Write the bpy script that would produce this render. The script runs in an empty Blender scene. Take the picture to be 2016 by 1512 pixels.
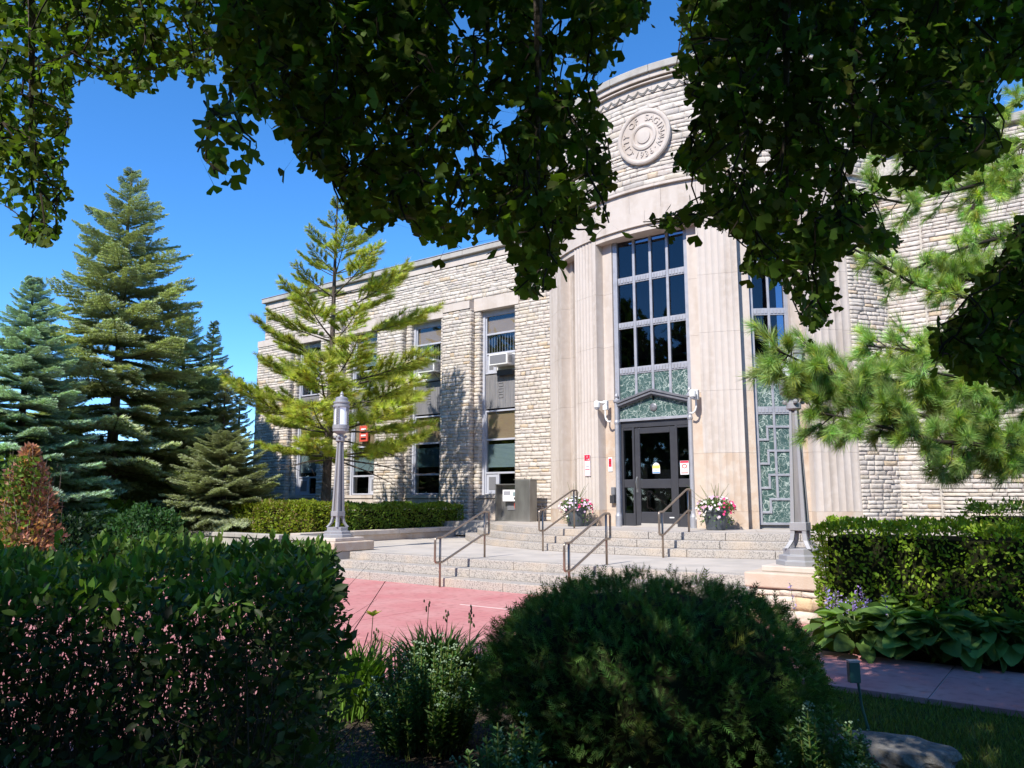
import bpy, bmesh, math, random
import numpy as np
from mathutils import Vector, Matrix
rad = math.radians
rng = np.random.default_rng(7)
random.seed(7)
S = bpy.context.scene
COL = S.collection

# ------------------------------------------------------------------ camera, sky, sun, exposure
F_PX, PITCH, AZ, EYE = 1520.0, rad(8.4), rad(126.6), 1.6
cam = bpy.data.objects.new('camera', bpy.data.cameras.new('camera'))
COL.objects.link(cam)
cam.location = (0, 0, EYE)
cam.rotation_euler = (math.pi / 2 + PITCH, 0, AZ - math.pi / 2)
cam.data.sensor_width = 36
cam.data.lens = F_PX / 2016 * 36
cam.data.clip_start = 0.05
cam.data.clip_end = 2000
S.camera = cam
SUN_AZ, SUN_EL = 93.0, 45.0           # direction the light travels to (deg from +X), height of the sun
w = bpy.data.worlds.new('World'); S.world = w; w.use_nodes = True
nt = w.node_tree; nt.nodes.clear()
sky = nt.nodes.new('ShaderNodeTexSky'); sky.sky_type = 'NISHITA'; sky.sun_disc = False
sky.sun_elevation = rad(SUN_EL)
sx, sy = -math.cos(rad(SUN_AZ)), -math.sin(rad(SUN_AZ))
sky.sun_rotation = math.atan2(sx, sy)
sky.altitude = 3000; sky.air_density = 1.0; sky.dust_density = 0.0; sky.ozone_density = 5.0
hs = nt.nodes.new('ShaderNodeHueSaturation'); hs.inputs['Saturation'].default_value = 1.2
bg = nt.nodes.new('ShaderNodeBackground'); bg.inputs['Strength'].default_value = 0.15
ow = nt.nodes.new('ShaderNodeOutputWorld')
nt.links.new(sky.outputs[0], hs.inputs['Color']); nt.links.new(hs.outputs[0], bg.inputs[0]); nt.links.new(bg.outputs[0], ow.inputs[0])
sun = bpy.data.objects.new('sun', bpy.data.lights.new('sun', 'SUN')); COL.objects.link(sun)
sun.data.energy = 3.4; sun.data.angle = rad(0.53); sun.data.color = (1.0, 0.95, 0.88)
sd = Vector((math.cos(rad(SUN_AZ)) * math.cos(rad(SUN_EL)), math.sin(rad(SUN_AZ)) * math.cos(rad(SUN_EL)), -math.sin(rad(SUN_EL))))
sun.rotation_euler = sd.to_track_quat('-Z', 'Y').to_euler()
S.view_settings.view_transform = 'Standard'; S.view_settings.look = 'None'
S.view_settings.exposure = 1.1; S.view_settings.gamma = 1; S.view_settings.use_curve_mapping = False
S.render.engine = 'CYCLES'
S.cycles.max_bounces = 8; S.cycles.diffuse_bounces = 3; S.cycles.glossy_bounces = 3
S.cycles.transmission_bounces = 5; S.cycles.transparent_max_bounces = 8
S.cycles.use_denoising = True

# survey helpers: bearing and height in the photograph -> a point in the world
FW = np.array([math.cos(AZ) * math.cos(PITCH), math.sin(AZ) * math.cos(PITCH), math.sin(PITCH)])
RT = np.array([math.sin(AZ), -math.cos(AZ), 0.0]); UP = np.cross(RT, FW)
FH = np.array([math.cos(AZ), math.sin(AZ), 0.0]); EYEP = np.array([0, 0, EYE])
def ray(u, v): return FW * F_PX + RT * (u - 1008) - UP * (v - 756)
def atz(u, v, z): d = ray(u, v); return EYEP + d * ((z - EYE) / d[2])
def att(u, v, t): d = ray(u, v); return EYEP + d * (t / (d @ FH))
def aty(u, v, y): d = ray(u, v); return EYEP + d * (y / d[1])
def gt(t, r, z=0.0): return FH * t + RT * r + np.array([0, 0, z])
def proj(P):
    q = np.asarray(P) - EYEP; z = q @ FW
    return 1008 + F_PX * (q @ RT) / z, 756 - F_PX * (q @ UP) / z, z

# ------------------------------------------------------------------ materials
MATS = {}
def mat(name, base=(.5, .5, .5), rough=.6, metal=0., spec=.5, attr=None, objcol=False, noise=None, noise2=None, bump=None,
        transl=0., randv=0., tint2=None, coat=0., emit=None):
    m = bpy.data.materials.new(name); m.use_nodes = True
    N = m.node_tree.nodes; L = m.node_tree.links
    p = N['Principled BSDF']; p.inputs['Roughness'].default_value = rough
    p.inputs['Metallic'].default_value = metal; p.inputs['Specular IOR Level'].default_value = spec
    p.inputs['Coat Weight'].default_value = coat
    if attr:
        a = N.new('ShaderNodeAttribute'); a.attribute_name = attr; col = a.outputs['Color']
    elif objcol:
        a = N.new('ShaderNodeObjectInfo'); col = a.outputs['Color']
    else:
        a = N.new('ShaderNodeRGB'); a.outputs[0].default_value = (*base, 1); col = a.outputs[0]
    tc = N.new('ShaderNodeTexCoord')
    geo = N.new('ShaderNodeNewGeometry')
    def mix(fac, c1, c2, mode='MIX'):
        x = N.new('ShaderNodeMix'); x.data_type = 'RGBA'; x.blend_type = mode
        for sck, val in ((x.inputs[0], fac), (x.inputs[6], c1), (x.inputs[7], c2)):
            if isinstance(val, (int, float)): sck.default_value = val
            elif isinstance(val, tuple): sck.default_value = (*val, 1)
            else: L.new(val, sck)
        return x.outputs[2]
    def nz(scale, detail=4, stretch=None):
        n = N.new('ShaderNodeTexNoise'); n.inputs['Scale'].default_value = scale; n.inputs['Detail'].default_value = detail
        if stretch:
            mp = N.new('ShaderNodeMapping'); mp.inputs['Scale'].default_value = stretch
            L.new(geo.outputs['Position'], mp.inputs[0]); L.new(mp.outputs[0], n.inputs['Vector'])
        else: L.new(geo.outputs['Position'], n.inputs['Vector'])
        return n.outputs[0]
    def ramp(src, lo, hi):
        r = N.new('ShaderNodeMapRange'); r.inputs[1].default_value = lo; r.inputs[2].default_value = hi
        r.clamp = True; L.new(src, r.inputs[0]); return r.outputs[0]
    if noise:            # (scale, colour, strength, lo, hi[, stretch])
        col = mix(0.0, col, noise[1]) if False else col
        f = ramp(nz(noise[0], 5, noise[5] if len(noise) > 5 else None), noise[3], noise[4])
        mm = N.new('ShaderNodeMath'); mm.operation = 'MULTIPLY'; mm.inputs[1].default_value = noise[2]; L.new(f, mm.inputs[0])
        col = mix(mm.outputs[0], col, noise[1])
    if noise2:
        f = ramp(nz(noise2[0], 3, noise2[5] if len(noise2) > 5 else None), noise2[3], noise2[4])
        mm = N.new('ShaderNodeMath'); mm.operation = 'MULTIPLY'; mm.inputs[1].default_value = noise2[2]; L.new(f, mm.inputs[0])
        col = mix(mm.outputs[0], col, noise2[1])
    if randv:
        oi = N.new('ShaderNodeObjectInfo'); mr = N.new('ShaderNodeMapRange')
        mr.inputs[3].default_value = 1 - randv; mr.inputs[4].default_value = 1 + randv; L.new(oi.outputs['Random'], mr.inputs[0])
        vm = N.new('ShaderNodeVectorMath'); vm.operation = 'SCALE'; L.new(col, vm.inputs[0]); L.new(mr.outputs[0], vm.inputs['Scale'])
        col = vm.outputs[0]
    L.new(col, p.inputs['Base Color'])
    if bump:             # (scale, strength, distance)
        b = N.new('ShaderNodeBump'); b.inputs['Strength'].default_value = bump[1]; b.inputs['Distance'].default_value = bump[2]
        L.new(nz(bump[0], 6), b.inputs['Height']); L.new(b.outputs[0], p.inputs['Normal'])
    if emit: p.inputs['Emission Color'].default_value = (*emit[0], 1); p.inputs['Emission Strength'].default_value = emit[1]
    if transl:
        t = N.new('ShaderNodeBsdfTranslucent'); ms = N.new('ShaderNodeMixShader'); ms.inputs[0].default_value = transl
        g = N.new('ShaderNodeMix'); g.data_type = 'RGBA'; g.blend_type = 'MULTIPLY'; g.inputs[0].default_value = 1
        L.new(col, g.inputs[6]); g.inputs[7].default_value = (1.5, 1.6, .55, 1)
        L.new(g.outputs[2], t.inputs[0]); L.new(p.outputs[0], ms.inputs[1]); L.new(t.outputs[0], ms.inputs[2])
        L.new(ms.outputs[0], N['Material Output'].inputs[0])
    MATS[name] = m; return m

def leaf_mat(name, rough=.45, transl=.35, spec=.4, randv=0.):
    return mat(name, attr='col', rough=rough, transl=transl, spec=spec, randv=randv)
M = MATS
mat('split_stone', attr='col', rough=.85, spec=.2, noise=(9, (.22, .18, .15), .5, .52, .75), noise2=(2.2, (.66, .58, .50), .35, .45, .7), bump=(38, .8, .012))
mat('split_stone_single', objcol=True, rough=.85, spec=.2, noise=(9, (.22, .18, .15), .5, .52, .75), noise2=(2.2, (.66, .58, .50), .35, .45, .7), bump=(38, .8, .012))
mat('mortar', (.50, .46, .41), .9, spec=.1, noise=(20, (.28, .25, .22), .6, .4, .7), bump=(60, .5, .01))
mat('limestone', (.515, .45, .395), .8, spec=.2, noise=(2.4, (.37, .30, .24), .75, .47, .72, (1, 1, .13)), noise2=(6, (.56, .50, .45), .5, .45, .7), bump=(70, .25, .006))
mat('limestone_warm', (.505, .41, .33), .8, spec=.2, noise=(1.3, (.42, .29, .19), .7, .42, .66, (1, 1, .5)), noise2=(5, (.56, .50, .43), .6, .45, .7), bump=(50, .4, .01))
mat('limestone_grey', (.40, .37, .33), .85, spec=.2, noise=(2.5, (.25, .23, .2), .6, .45, .7), bump=(50, .4, .01))
mat('metal_trim', (.36, .36, .385), .5, .35, noise=(5, (.24, .24, .26), .5, .45, .65), bump=(40, .1, .003))
mat('pediment_metal', (.15, .15, .16), .5, .35, noise=(6, (.22, .22, .23), .6, .45, .65))
mat('lamp_paint', (.29, .29, .305), .5, .15, noise=(5, (.33, .33, .34), .5, .45, .65), bump=(40, .1, .003))
mat('window_frame_paint', (.42, .43, .48), .45, noise=(7, (.34, .33, .34), .5, .45, .7))
mat('spandrel_metal', (.20, .195, .20), .55, .3, noise=(3, (.29, .27, .26), .7, .4, .7, (6, 6, .6)))
mat('door_metal', (.055, .055, .062), .35, .3, noise=(4, (.075, .075, .08), .5, .4, .7))
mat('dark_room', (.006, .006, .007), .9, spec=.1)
mat('blind_tan', (.36, .255, .165), .8, spec=.2, noise=(2, (.30, .20, .12), .5, .4, .7))
mat('blind_teal', (.20, .27, .28), .6, spec=.3)
mat('blind_dark', (.03, .075, .085), .5, spec=.4)
mat('white_metal', (.72, .71, .68), .45, noise=(12, (.5, .47, .42), .5, .5, .7))
mat('grille_grey', (.16, .16, .17), .6)
mat('red_paint', (.55, .08, .05), .5)
mat('sign_white', (.8, .78, .78), .4)
mat('sign_red', (.62, .02, .06), .4)
mat('sign_yellow', (.75, .68, .15), .4)
mat('sign_blue', (.12, .28, .6), .4)
mat('sign_grey', (.3, .3, .33), .4)
mat('stainless', (.40, .39, .37), .33, .75, noise=(3, (.20, .19, .18), .7, .4, .7, (1, 1, .4)))
mat('rail_metal', (.36, .29, .23), .33, .8, noise=(20, (.25, .2, .16), .5, .4, .7))
mat('granite', (.41, .37, .33), .75, spec=.3, noise=(48, (.14, .13, .125), .8, .48, .62), noise2=(1.3, (.50, .40, .30), .55, .5, .7), bump=(80, .4, .004))
mat('granite_top', (.43, .39, .35), .75, spec=.3, noise=(40, (.32, .3, .29), .5, .5, .65), noise2=(1.5, (.36, .29, .23), .6, .48, .7), bump=(80, .2, .003))
mat('landing_slab', (.47, .425, .38), .8, spec=.25, noise=(1.6, (.36, .33, .30), .8, .42, .66), noise2=(5, (.48, .42, .35), .5, .5, .72), bump=(50, .2, .004))
mat('red_concrete', (.47, .185, .18), .8, spec=.25, noise=(1.1, (.52, .27, .25), .8, .4, .66), noise2=(9, (.30, .12, .11), .6, .5, .72), bump=(60, .4, .004))
mat('joint_seal', (.62, .52, .48), .8)
mat('mulch', (.06, .045, .035), .95, spec=.1, noise=(40, (.09, .07, .055), .9, .5, .7), bump=(30, 1, .05))
mat('soil_grass', (.045, .07, .02), .95, spec=.1, noise=(12, (.06, .05, .03), .8, .45, .7), bump=(25, 1, .04))
mat('rock', (.15, .14, .125), .8, spec=.3, noise=(7, (.30, .28, .25), .8, .5, .72), noise2=(20, (.07, .07, .075), .6, .5, .7), bump=(18, 1, .03))
mat('bark', (.075, .06, .05), .9, spec=.1, noise=(14, (.15, .12, .10), .8, .45, .65, (1, 1, .3)), bump=(20, 1, .03))
mat('bark_light', (.24, .20, .17), .9, spec=.1, noise=(8, (.12, .10, .08), .8, .45, .65, (1, 1, .5)), bump=(20, 1, .03))
mat('twig', (.05, .04, .028), .9, spec=.1)
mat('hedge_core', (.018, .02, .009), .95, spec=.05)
mat('green_box', (.02, .09, .075), .5)
mat('pot_grey', (.055, .065, .075), .6, noise=(4, (.12, .13, .15), .5, .5, .7))
leaf_mat('leaf_ginkgo', .6, .5, .15)
leaf_mat('leaf_hedge', .5, .36, .25)
leaf_mat('leaf_soft', .65, .3, .15)
leaf_mat('needles', .55, .25, .3, .16)
leaf_mat('petal', .6, .3, .2)
# glass: mostly clear with a mirror share; marble with veins
def glass_mat(name, tint, refl):
    m = bpy.data.materials.new(name); m.use_nodes = True; N = m.node_tree.nodes; L = m.node_tree.links
    N.clear(); o = N.new('ShaderNodeOutputMaterial'); t = N.new('ShaderNodeBsdfTransparent'); t.inputs[0].default_value = (*tint, 1)
    g = N.new('ShaderNodeBsdfGlossy'); g.inputs['Roughness'].default_value = .02; g.inputs[0].default_value = (.95, .97, 1, 1)
    lw = N.new('ShaderNodeLayerWeight'); pw = N.new('ShaderNodeMath'); pw.operation = 'POWER'; pw.inputs[1].default_value = 4; L.new(lw.outputs['Facing'], pw.inputs[0])
    ad = N.new('ShaderNodeMath'); ad.operation = 'MULTIPLY_ADD'; ad.inputs[1].default_value = .7; ad.inputs[2].default_value = refl; ad.use_clamp = True
    mx = N.new('ShaderNodeMixShader'); L.new(pw.outputs[0], ad.inputs[0]); L.new(ad.outputs[0], mx.inputs[0])
    L.new(t.outputs[0], mx.inputs[1]); L.new(g.outputs[0], mx.inputs[2]); L.new(mx.outputs[0], o.inputs[0]); M[name] = m
glass_mat('glass', (.86, .88, .88), .045)
glass_mat('glass_tall', (.5, .5, .55), .04)
def marble_mat():
    m = bpy.data.materials.new('green_marble'); m.use_nodes = True; N = m.node_tree.nodes; L = m.node_tree.links
    p = N['Principled BSDF']; p.inputs['Roughness'].default_value = .25
    geo = N.new('ShaderNodeNewGeometry'); n = N.new('ShaderNodeTexNoise'); n.inputs['Scale'].default_value = 3; n.inputs['Detail'].default_value = 5
    L.new(geo.outputs['Position'], n.inputs[0])
    mx = N.new('ShaderNodeMix'); mx.data_type = 'RGBA'; mx.inputs[0].default_value = .38; L.new(geo.outputs['Position'], mx.inputs[6]); L.new(n.outputs['Color'], mx.inputs[7])
    prev = None
    for sc, thin in ((7, .035), (13, .05)):
        v = N.new('ShaderNodeTexVoronoi'); v.feature = 'DISTANCE_TO_EDGE'; v.inputs['Scale'].default_value = sc; L.new(mx.outputs[2], v.inputs['Vector'])
        r = N.new('ShaderNodeMapRange'); r.inputs[1].default_value = 0; r.inputs[2].default_value = thin; r.inputs[3].default_value = 1; r.inputs[4].default_value = 0
        L.new(v.outputs['Distance'], r.inputs[0])
        if prev is None: prev = r.outputs[0]
        else:
            q = N.new('ShaderNodeMath'); q.operation = 'MULTIPLY_ADD'; q.inputs[1].default_value = .5; L.new(r.outputs[0], q.inputs[0]); L.new(prev, q.inputs[2]); q.use_clamp = True; prev = q.outputs[0]
    n2 = N.new('ShaderNodeTexNoise'); n2.inputs['Scale'].default_value = 5; L.new(geo.outputs['Position'], n2.inputs[0])
    c = N.new('ShaderNodeMix'); c.data_type = 'RGBA'; c.inputs[6].default_value = (.022, .05, .045, 1); c.inputs[7].default_value = (.085, .145, .13, 1); L.new(n2.outputs[0], c.inputs[0])
    c2 = N.new('ShaderNodeMix'); c2.data_type = 'RGBA'; c2.inputs[7].default_value = (.52, .58, .52, 1); L.new(c.outputs[2], c2.inputs[6])
    k = N.new('ShaderNodeMath'); k.operation = 'MULTIPLY'; k.inputs[1].default_value = .8; L.new(prev, k.inputs[0]); L.new(k.outputs[0], c2.inputs[0])
    L.new(c2.outputs[2], p.inputs['Base Color']); M['green_marble'] = m
marble_mat()

# ------------------------------------------------------------------ mesh helpers
def np_obj(name, V, F, m, parent=None, cols=None, smooth=False, link=True):
    """V (n,3); F: one (m,k) array or a list of such arrays"""
    if not isinstance(F, list): F = [F]
    V = np.asarray(V, np.float32)
    me = bpy.data.meshes.new(name)
    me.vertices.add(len(V)); me.vertices.foreach_set('co', V.ravel())
    loops = np.concatenate([np.asarray(f, np.int32).ravel() for f in F])
    tot = np.concatenate([np.full(len(f), np.asarray(f).shape[1], np.int32) for f in F])
    me.loops.add(len(loops)); me.loops.foreach_set('vertex_index', loops)
    me.polygons.add(len(tot)); me.polygons.foreach_set('loop_start', np.concatenate([[0], np.cumsum(tot)[:-1]]).astype(np.int32))
    me.update(calc_edges=True)
    if cols is not None:
        a = me.color_attributes.new('col', 'FLOAT_COLOR', 'POINT')
        c = np.ones((len(V), 4), np.float32); c[:, :3] = cols; a.data.foreach_set('color', c.ravel())
    if smooth: me.polygons.foreach_set('use_smooth', np.ones(len(tot), bool))
    me.materials.append(M[m]); o = bpy.data.objects.new(name, me)
    if link: COL.objects.link(o)
    if parent: o.parent = parent
    return o
class MB:
    def __init__(s): s.v = []; s.f = []
    def add(s, vs, fs):
        n = len(s.v); s.v += [tuple(map(float, p)) for p in vs]; s.f += [tuple(i + n for i in f) for f in fs]; return s
    def box(s, x0, x1, y0, y1, z0, z1):
        return s.add([(x0, y0, z0), (x1, y0, z0), (x1, y1, z0), (x0, y1, z0), (x0, y0, z1), (x1, y0, z1), (x1, y1, z1), (x0, y1, z1)],
              [(0, 3, 2, 1), (4, 5, 6, 7), (0, 1, 5, 4), (1, 2, 6, 5), (2, 3, 7, 6), (3, 0, 4, 7)])
    def tube(s, pts, r, n=8, cap=True):
        pts = [Vector(p) for p in pts]; rs = r if isinstance(r, (list, tuple)) else [r] * len(pts)
        base = len(s.v); prev = None
        for i, p in enumerate(pts):
            d = (pts[min(i + 1, len(pts) - 1)] - pts[max(i - 1, 0)]).normalized()
            a = (prev - d * prev.dot(d)) if prev else d.orthogonal()
            a.normalize(); prev = a; b = d.cross(a)
            for k in range(n):
                t = 2 * math.pi * k / n; s.v.append(tuple(p + (a * math.cos(t) + b * math.sin(t)) * rs[i]))
        for i in range(len(pts) - 1):
            for k in range(n):
                s.f.append((base + i * n + k, base + i * n + (k + 1) % n, base + (i + 1) * n + (k + 1) % n, base + (i + 1) * n + k))
        if cap:
            s.f.append(tuple(base + k for k in range(n))[::-1]); s.f.append(tuple(base + (len(pts) - 1) * n + k for k in range(n)))
        return s
    def lathe(s, prof, cx=0, cy=0, n=20, cz=0):
        base = len(s.v)
        for (r, z) in prof:
            for k in range(n):
                t = 2 * math.pi * (k + .5) / n; s.v.append((cx + r * math.cos(t), cy + r * math.sin(t), cz + z))
        for i in range(len(prof) - 1):
            for k in range(n): s.f.append((base + i * n + k, base + i * n + (k + 1) % n, base + (i + 1) * n + (k + 1) % n, base + (i + 1) * n + k))
        s.f.append(tuple(base + k for k in range(n))[::-1]); s.f.append(tuple(base + (len(prof) - 1) * n + k for k in range(n)))
        return s
    def prism(s, pts, y0, y1):      # outline in (x,z), extruded in y
        n = len(pts); s.add([(x, y0, z) for x, z in pts] + [(x, y1, z) for x, z in pts],
              [tuple(range(n)), tuple(range(2 * n - 1, n - 1, -1))] + [(i, i + n, (i + 1) % n + n, (i + 1) % n) for i in range(n)]); return s
    def slab(s, pts, z0, z1):       # outline in (x,y), extruded in z
        n = len(pts); s.add([(x, y, z0) for x, y in pts] + [(x, y, z1) for x, y in pts],
              [tuple(range(n))[::-1], tuple(range(n, 2 * n))] + [(i, (i + 1) % n, (i + 1) % n + n, i + n) for i in range(n)]); return s
    def map(s, fn): s.v = [tuple(fn(*p)) for p in s.v]; return s
    def build(s, name, m, parent=None, bevel=0, smooth=False, loc=None, recalc=True):
        me = bpy.data.meshes.new(name); me.from_pydata(s.v, [], s.f)
        if recalc:
            b = bmesh.new(); b.from_mesh(me); bmesh.ops.recalc_face_normals(b, faces=b.faces); b.to_mesh(me); b.free()
        me.materials.append(M[m] if isinstance(m, str) else m)
        if smooth: me.polygons.foreach_set('use_smooth', np.ones(len(me.polygons), bool))
        o = bpy.data.objects.new(name, me); COL.objects.link(o)
        if parent: o.parent = parent
        if loc is not None: o.location = loc
        if bevel:
            q = o.modifiers.new('bevel', 'BEVEL'); q.width = bevel; q.segments = 2; q.limit_method = 'ANGLE'
        return o
def tag(o, label=None, cat=None, group=None, kind=None):
    if label: o['label'] = label
    if cat: o['category'] = cat
    if group: o['group'] = group
    if kind: o['kind'] = kind
    return o
def thing(name, label, cat, loc=(0, 0, 0), group=None, rz=0):
    o = bpy.data.objects.new(name, None); COL.objects.link(o); o.location = loc; o.rotation_euler = (0, 0, rz)
    return tag(o, label, cat, group)
def structure(o): o['kind'] = 'structure'; return o
def frames(d, up=None):
    d = d / np.linalg.norm(d, axis=1, keepdims=True)
    if up is None: up = rng.normal(size=d.shape)
    x = np.cross(d, up); x /= np.linalg.norm(x, axis=1, keepdims=True) + 1e-9
    z = np.cross(x, d)
    return np.stack([x, d, z], axis=2)      # columns: local x, y(=d), z
def scatter(T, TF, pos, R, sc):
    sc = np.asarray(sc, float)
    if sc.ndim == 1: sc = sc[:, None].repeat(3, 1)
    V = np.einsum('nij,nkj->nki', R, T[None] * sc[:, None, :]) + pos[:, None, :]
    n, k = len(pos), len(T)
    F = [(np.asarray(f)[None] + (np.arange(n) * k)[:, None, None]).reshape(-1, np.asarray(f).shape[1]) for f in (TF if isinstance(TF, list) else [TF])]
    return V.reshape(-1, 3), F
def merge(parts):
    V = []; F = {}; C = []; n = 0
    for v, f, c in parts:
        for a in (f if isinstance(f, list) else [f]):
            a = np.asarray(a); F.setdefault(a.shape[1], []).append(a + n)
        V.append(v); C.append(c); n += len(v)
    return np.concatenate(V), [np.concatenate(x) for x in F.values()], np.concatenate(C)
def jit(n, base, amt=.15, k=1):          # n colours around base, repeated k times (verts per copy)
    c = np.asarray(base)[None] * (1 + rng.normal(0, amt, (n, 1))) * (1 + rng.normal(0, amt * .35, (n, 3)))
    return np.clip(c, .002, .9).repeat(k, 0)
# leaf templates: length along +y, face towards +z
LEAF = np.array([(0, 0, 0), (-.2, .3, .05), (-.22, .62, .04), (0, 1, -.04), (.22, .62, .04), (.2, .3, .05), (0, .33, -.02), (0, .66, -.02)], float)
LEAF_F = [np.array([(0, 6, 1), (2, 7, 3), (0, 5, 6), (4, 3, 7)]), np.array([(1, 6, 7, 2), (5, 4, 7, 6)])]
LEAF2 = np.array([(0, 0, 0), (-.26, .5, .05), (0, 1, 0), (.26, .5, .05)], float); LEAF2_F = np.array([(0, 3, 2), (0, 2, 1)])
def ginkgo_leaf():
    pts = [(0, 0, 0)]; K = 9
    for i in range(K):
        a = rad(-60 + 120 * i / (K - 1)); r = 1.0 + (.03 if i % 2 else -.02) - (.10 if i in (0, 8) else 0)
        if i == 4: r = .58
        pts.append((math.sin(a) * r * .86, math.cos(a) * r, .10 * math.cos(a * 2.4) + (.03 if i % 2 else 0)))
    T = np.array(pts); F = np.array([(0, i + 1, i) for i in range(1, K)])
    return T, F
GK, GK_F = ginkgo_leaf()

# ------------------------------------------------------------------ ground, path, plaza
def sheet(name, pts, z, m):
    me = bpy.data.meshes.new(name); me.from_pydata([(x, y, z) for x, y in pts], [], [tuple(range(len(pts)))]); me.materials.append(M[m])
    o = bpy.data.objects.new(name, me); COL.objects.link(o); return structure(o)
sheet('ground', [(-400, -400), (400, -400), (400, 400), (-400, 400)], -.06, 'soil_grass')
PL_Y0 = 10.9
# red concrete: plaza in slabs, path towards the right, walk towards the lower left
plaza = bpy.data.objects.new('plaza', None); COL.objects.link(plaza); structure(plaza)
sheet('plaza_joint_bed', [(-15.6, 1.0), (-5.9, 1.0), (-5.2, 6.4), (-3.2, 7.25), (-2.9, 11.5), (-15.6, 11.5)], -.012, 'joint_seal')
def slab_grid(xs, ys, keep, parent):
    for i in range(len(xs) - 1):
        for j in range(len(ys) - 1):
            g = .006
            if keep(.5 * (xs[i] + xs[i + 1]), .5 * (ys[j] + ys[j + 1])):
                MB().box(xs[i] + g, xs[i + 1] - g, ys[j] + g, ys[j + 1] - g, -.05, 0).build('slab', 'red_concrete', parent, bevel=.004)
slab_grid([-15.6, -13.1, -10.9, -7.9, -5.25], [1.0, 3.6, 6.4, 9.25, PL_Y0 - .006], lambda x, y: True, plaza)
slab_grid([-5.25, -2.95], [7.25, 9.25, PL_Y0 - .006], lambda x, y: True, plaza)
MB().box(-7.85, -5.3, 9.232, 9.262, -.01, .003).build('joint_strip', 'joint_seal', plaza)
path = bpy.data.objects.new('path', None); COL.objects.link(path); structure(path)
slab_grid([-2.95, -1.2, .6, 2.4, 4.2, 6.0], [7.25, 8.80], lambda x, y: True, path)
sheet('path_joint_bed', [(-2.95, 7.27), (6, 7.27), (6, 8.79), (-2.95, 8.79)], -.012, 'joint_seal')
sheet('mulch_bed', [(-5.0, 2.2), (-1.2, .8), (-.2, 3.0), (-.9, 5.0), (-2.3, 6.9), (-4.0, 7.0), (-5.2, 6.2)], -.02, 'mulch')
sheet('hosta_bed', [(-3.2, 8.82), (4, 8.82), (4, 13.8), (-3.2, 11.4)], -.02, 'mulch')
# raised terrace ground to the left of and behind the landing
MB().slab([(-70, 12.45), (-15.95, 12.45), (-15.95, 17.9), (-15.95, 20.2), (-70, 20.2)], -.05, .45).build('terrace_ground', 'soil_grass')['kind'] = 'structure'
MB().slab([(-120, 20.2), (-28.6, 20.2), (-28.6, 80), (-120, 80)], -.05, .4).build('far_lawn', 'soil_grass')['kind'] = 'structure'
MB().slab([(-3.3, 13.5), (12, 13.5), (12, 20), (-3.3, 20)], -.05, .45).build('right_terrace_ground', 'mulch')['kind'] = 'structure'

# ------------------------------------------------------------------ steps and landing
steps = thing('entrance_steps', 'pale granite entrance steps in two flights with a landing, in front of the bowed entrance', 'steps'); 
XC, YC, RB = -8.45, 22.5, 5.5            # centre and radius of the bow
SX = -8.15                               # centre of the curved upper flight
LX0, LX1 = -15.6, -3.75
# lower straight flight, three risers
edges = [-14.9, -13.05, -11.6, -9.9, -8.3, -6.6, -5.1, LX1]
for i, (yf, z0) in enumerate(((10.9, 0.0), (11.26, .15), (11.62, .30))):
    off = (.0, .55, -.3)[i]
    es = [(-14.9 if i == 0 else -13.02)] + [e + off for e in edges[2:-1]] + [LX1]
    for a, b in zip(es[:-1], es[1:]):
        o = MB().box(a + .003, b - .003, yf, yf + (.40 if i < 2 else .33), z0 - (.05 if i == 0 else .002), z0 + .15 - .001 * 0).build('step_block', 'granite', steps, bevel=.012)
# landing slabs
ys = [11.955, 13.2, 14.6, 16.2, 18.2]; xs = [LX0, -14.1, -12.6, -11.1, -9.6, -8.1, -6.6, -5.1, LX1]
for j in range(4):
    o_ = .7 if j % 2 else 0
    for i in range(len(xs) - 1):
        a = xs[i] + (o_ if i else 0); b = xs[i + 1] + (o_ if i < len(xs) - 2 else 0)
        if b - a < .1: continue
        MB().box(a + .003, b - .003, ys[j] + .003, ys[j + 1] - .003, .3, .45 + rng.uniform(-.0015, .0015)).build('landing_slab', 'landing_slab', steps, bevel=.004)
MB().box(LX0, LX1, 11.9, 20, -.05, .43).build('step_core', 'mortar', steps)
# curved upper flight
def arcpt(R, a, z, cx=SX): return (cx + R * math.sin(a), YC - R * math.cos(a), z)
def arc_block(R0, R1, a0, a1, z0, z1, n=6, cx=SX):
    mb = MB(); A = [a0 + (a1 - a0) * i / n for i in range(n + 1)]; V = []
    for a in A: V += [arcpt(R0, a, z0, cx), arcpt(R1, a, z0, cx), arcpt(R1, a, z1, cx), arcpt(R0, a, z1, cx)]
    Fc = [(0, 3, 2, 1), (4 * n, 4 * n + 1, 4 * n + 2, 4 * n + 3)]
    for i in range(n):
        for k in range(4):
            b = 4 * i; Fc.append((b + k, b + (k + 1) % 4, b + 4 + (k + 1) % 4, b + 4 + k))
    return mb.add(V, Fc)
ROUT = 8.22
for i in range(3):
    R0 = ROUT - .34 * i; z0 = .45 + .15 * i; A = rad(-66 + 2 * i)
    while A < rad(48):
        B = A + rad(random.uniform(10.5, 12.5))
        arc_block(R0, R0 - (.36 if i < 2 else .5), A + .0005, min(B, rad(49)) - .0005, z0, z0 + .15 + (0 if i < 2 else 0)).build('step_block', 'granite', steps, bevel=.012)
        A = B
RP = ROUT - .68 - .5
# platform paving between the top step and the wall
NP = 13
for k in range(NP):
    a0 = rad(-66 + 114 * k / NP); a1 = rad(-66 + 114 * (k + 1) / NP)
    arc_block(RP - .003, 5.2, a0 + .0006, a1 - .0006, .7, .899).build('platform_slab', 'granite_top', steps, bevel=.004)
MB().box(-16.4, -12.6, 18.1, 20, .5, .897).build('platform_slab', 'granite_top', steps)

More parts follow.
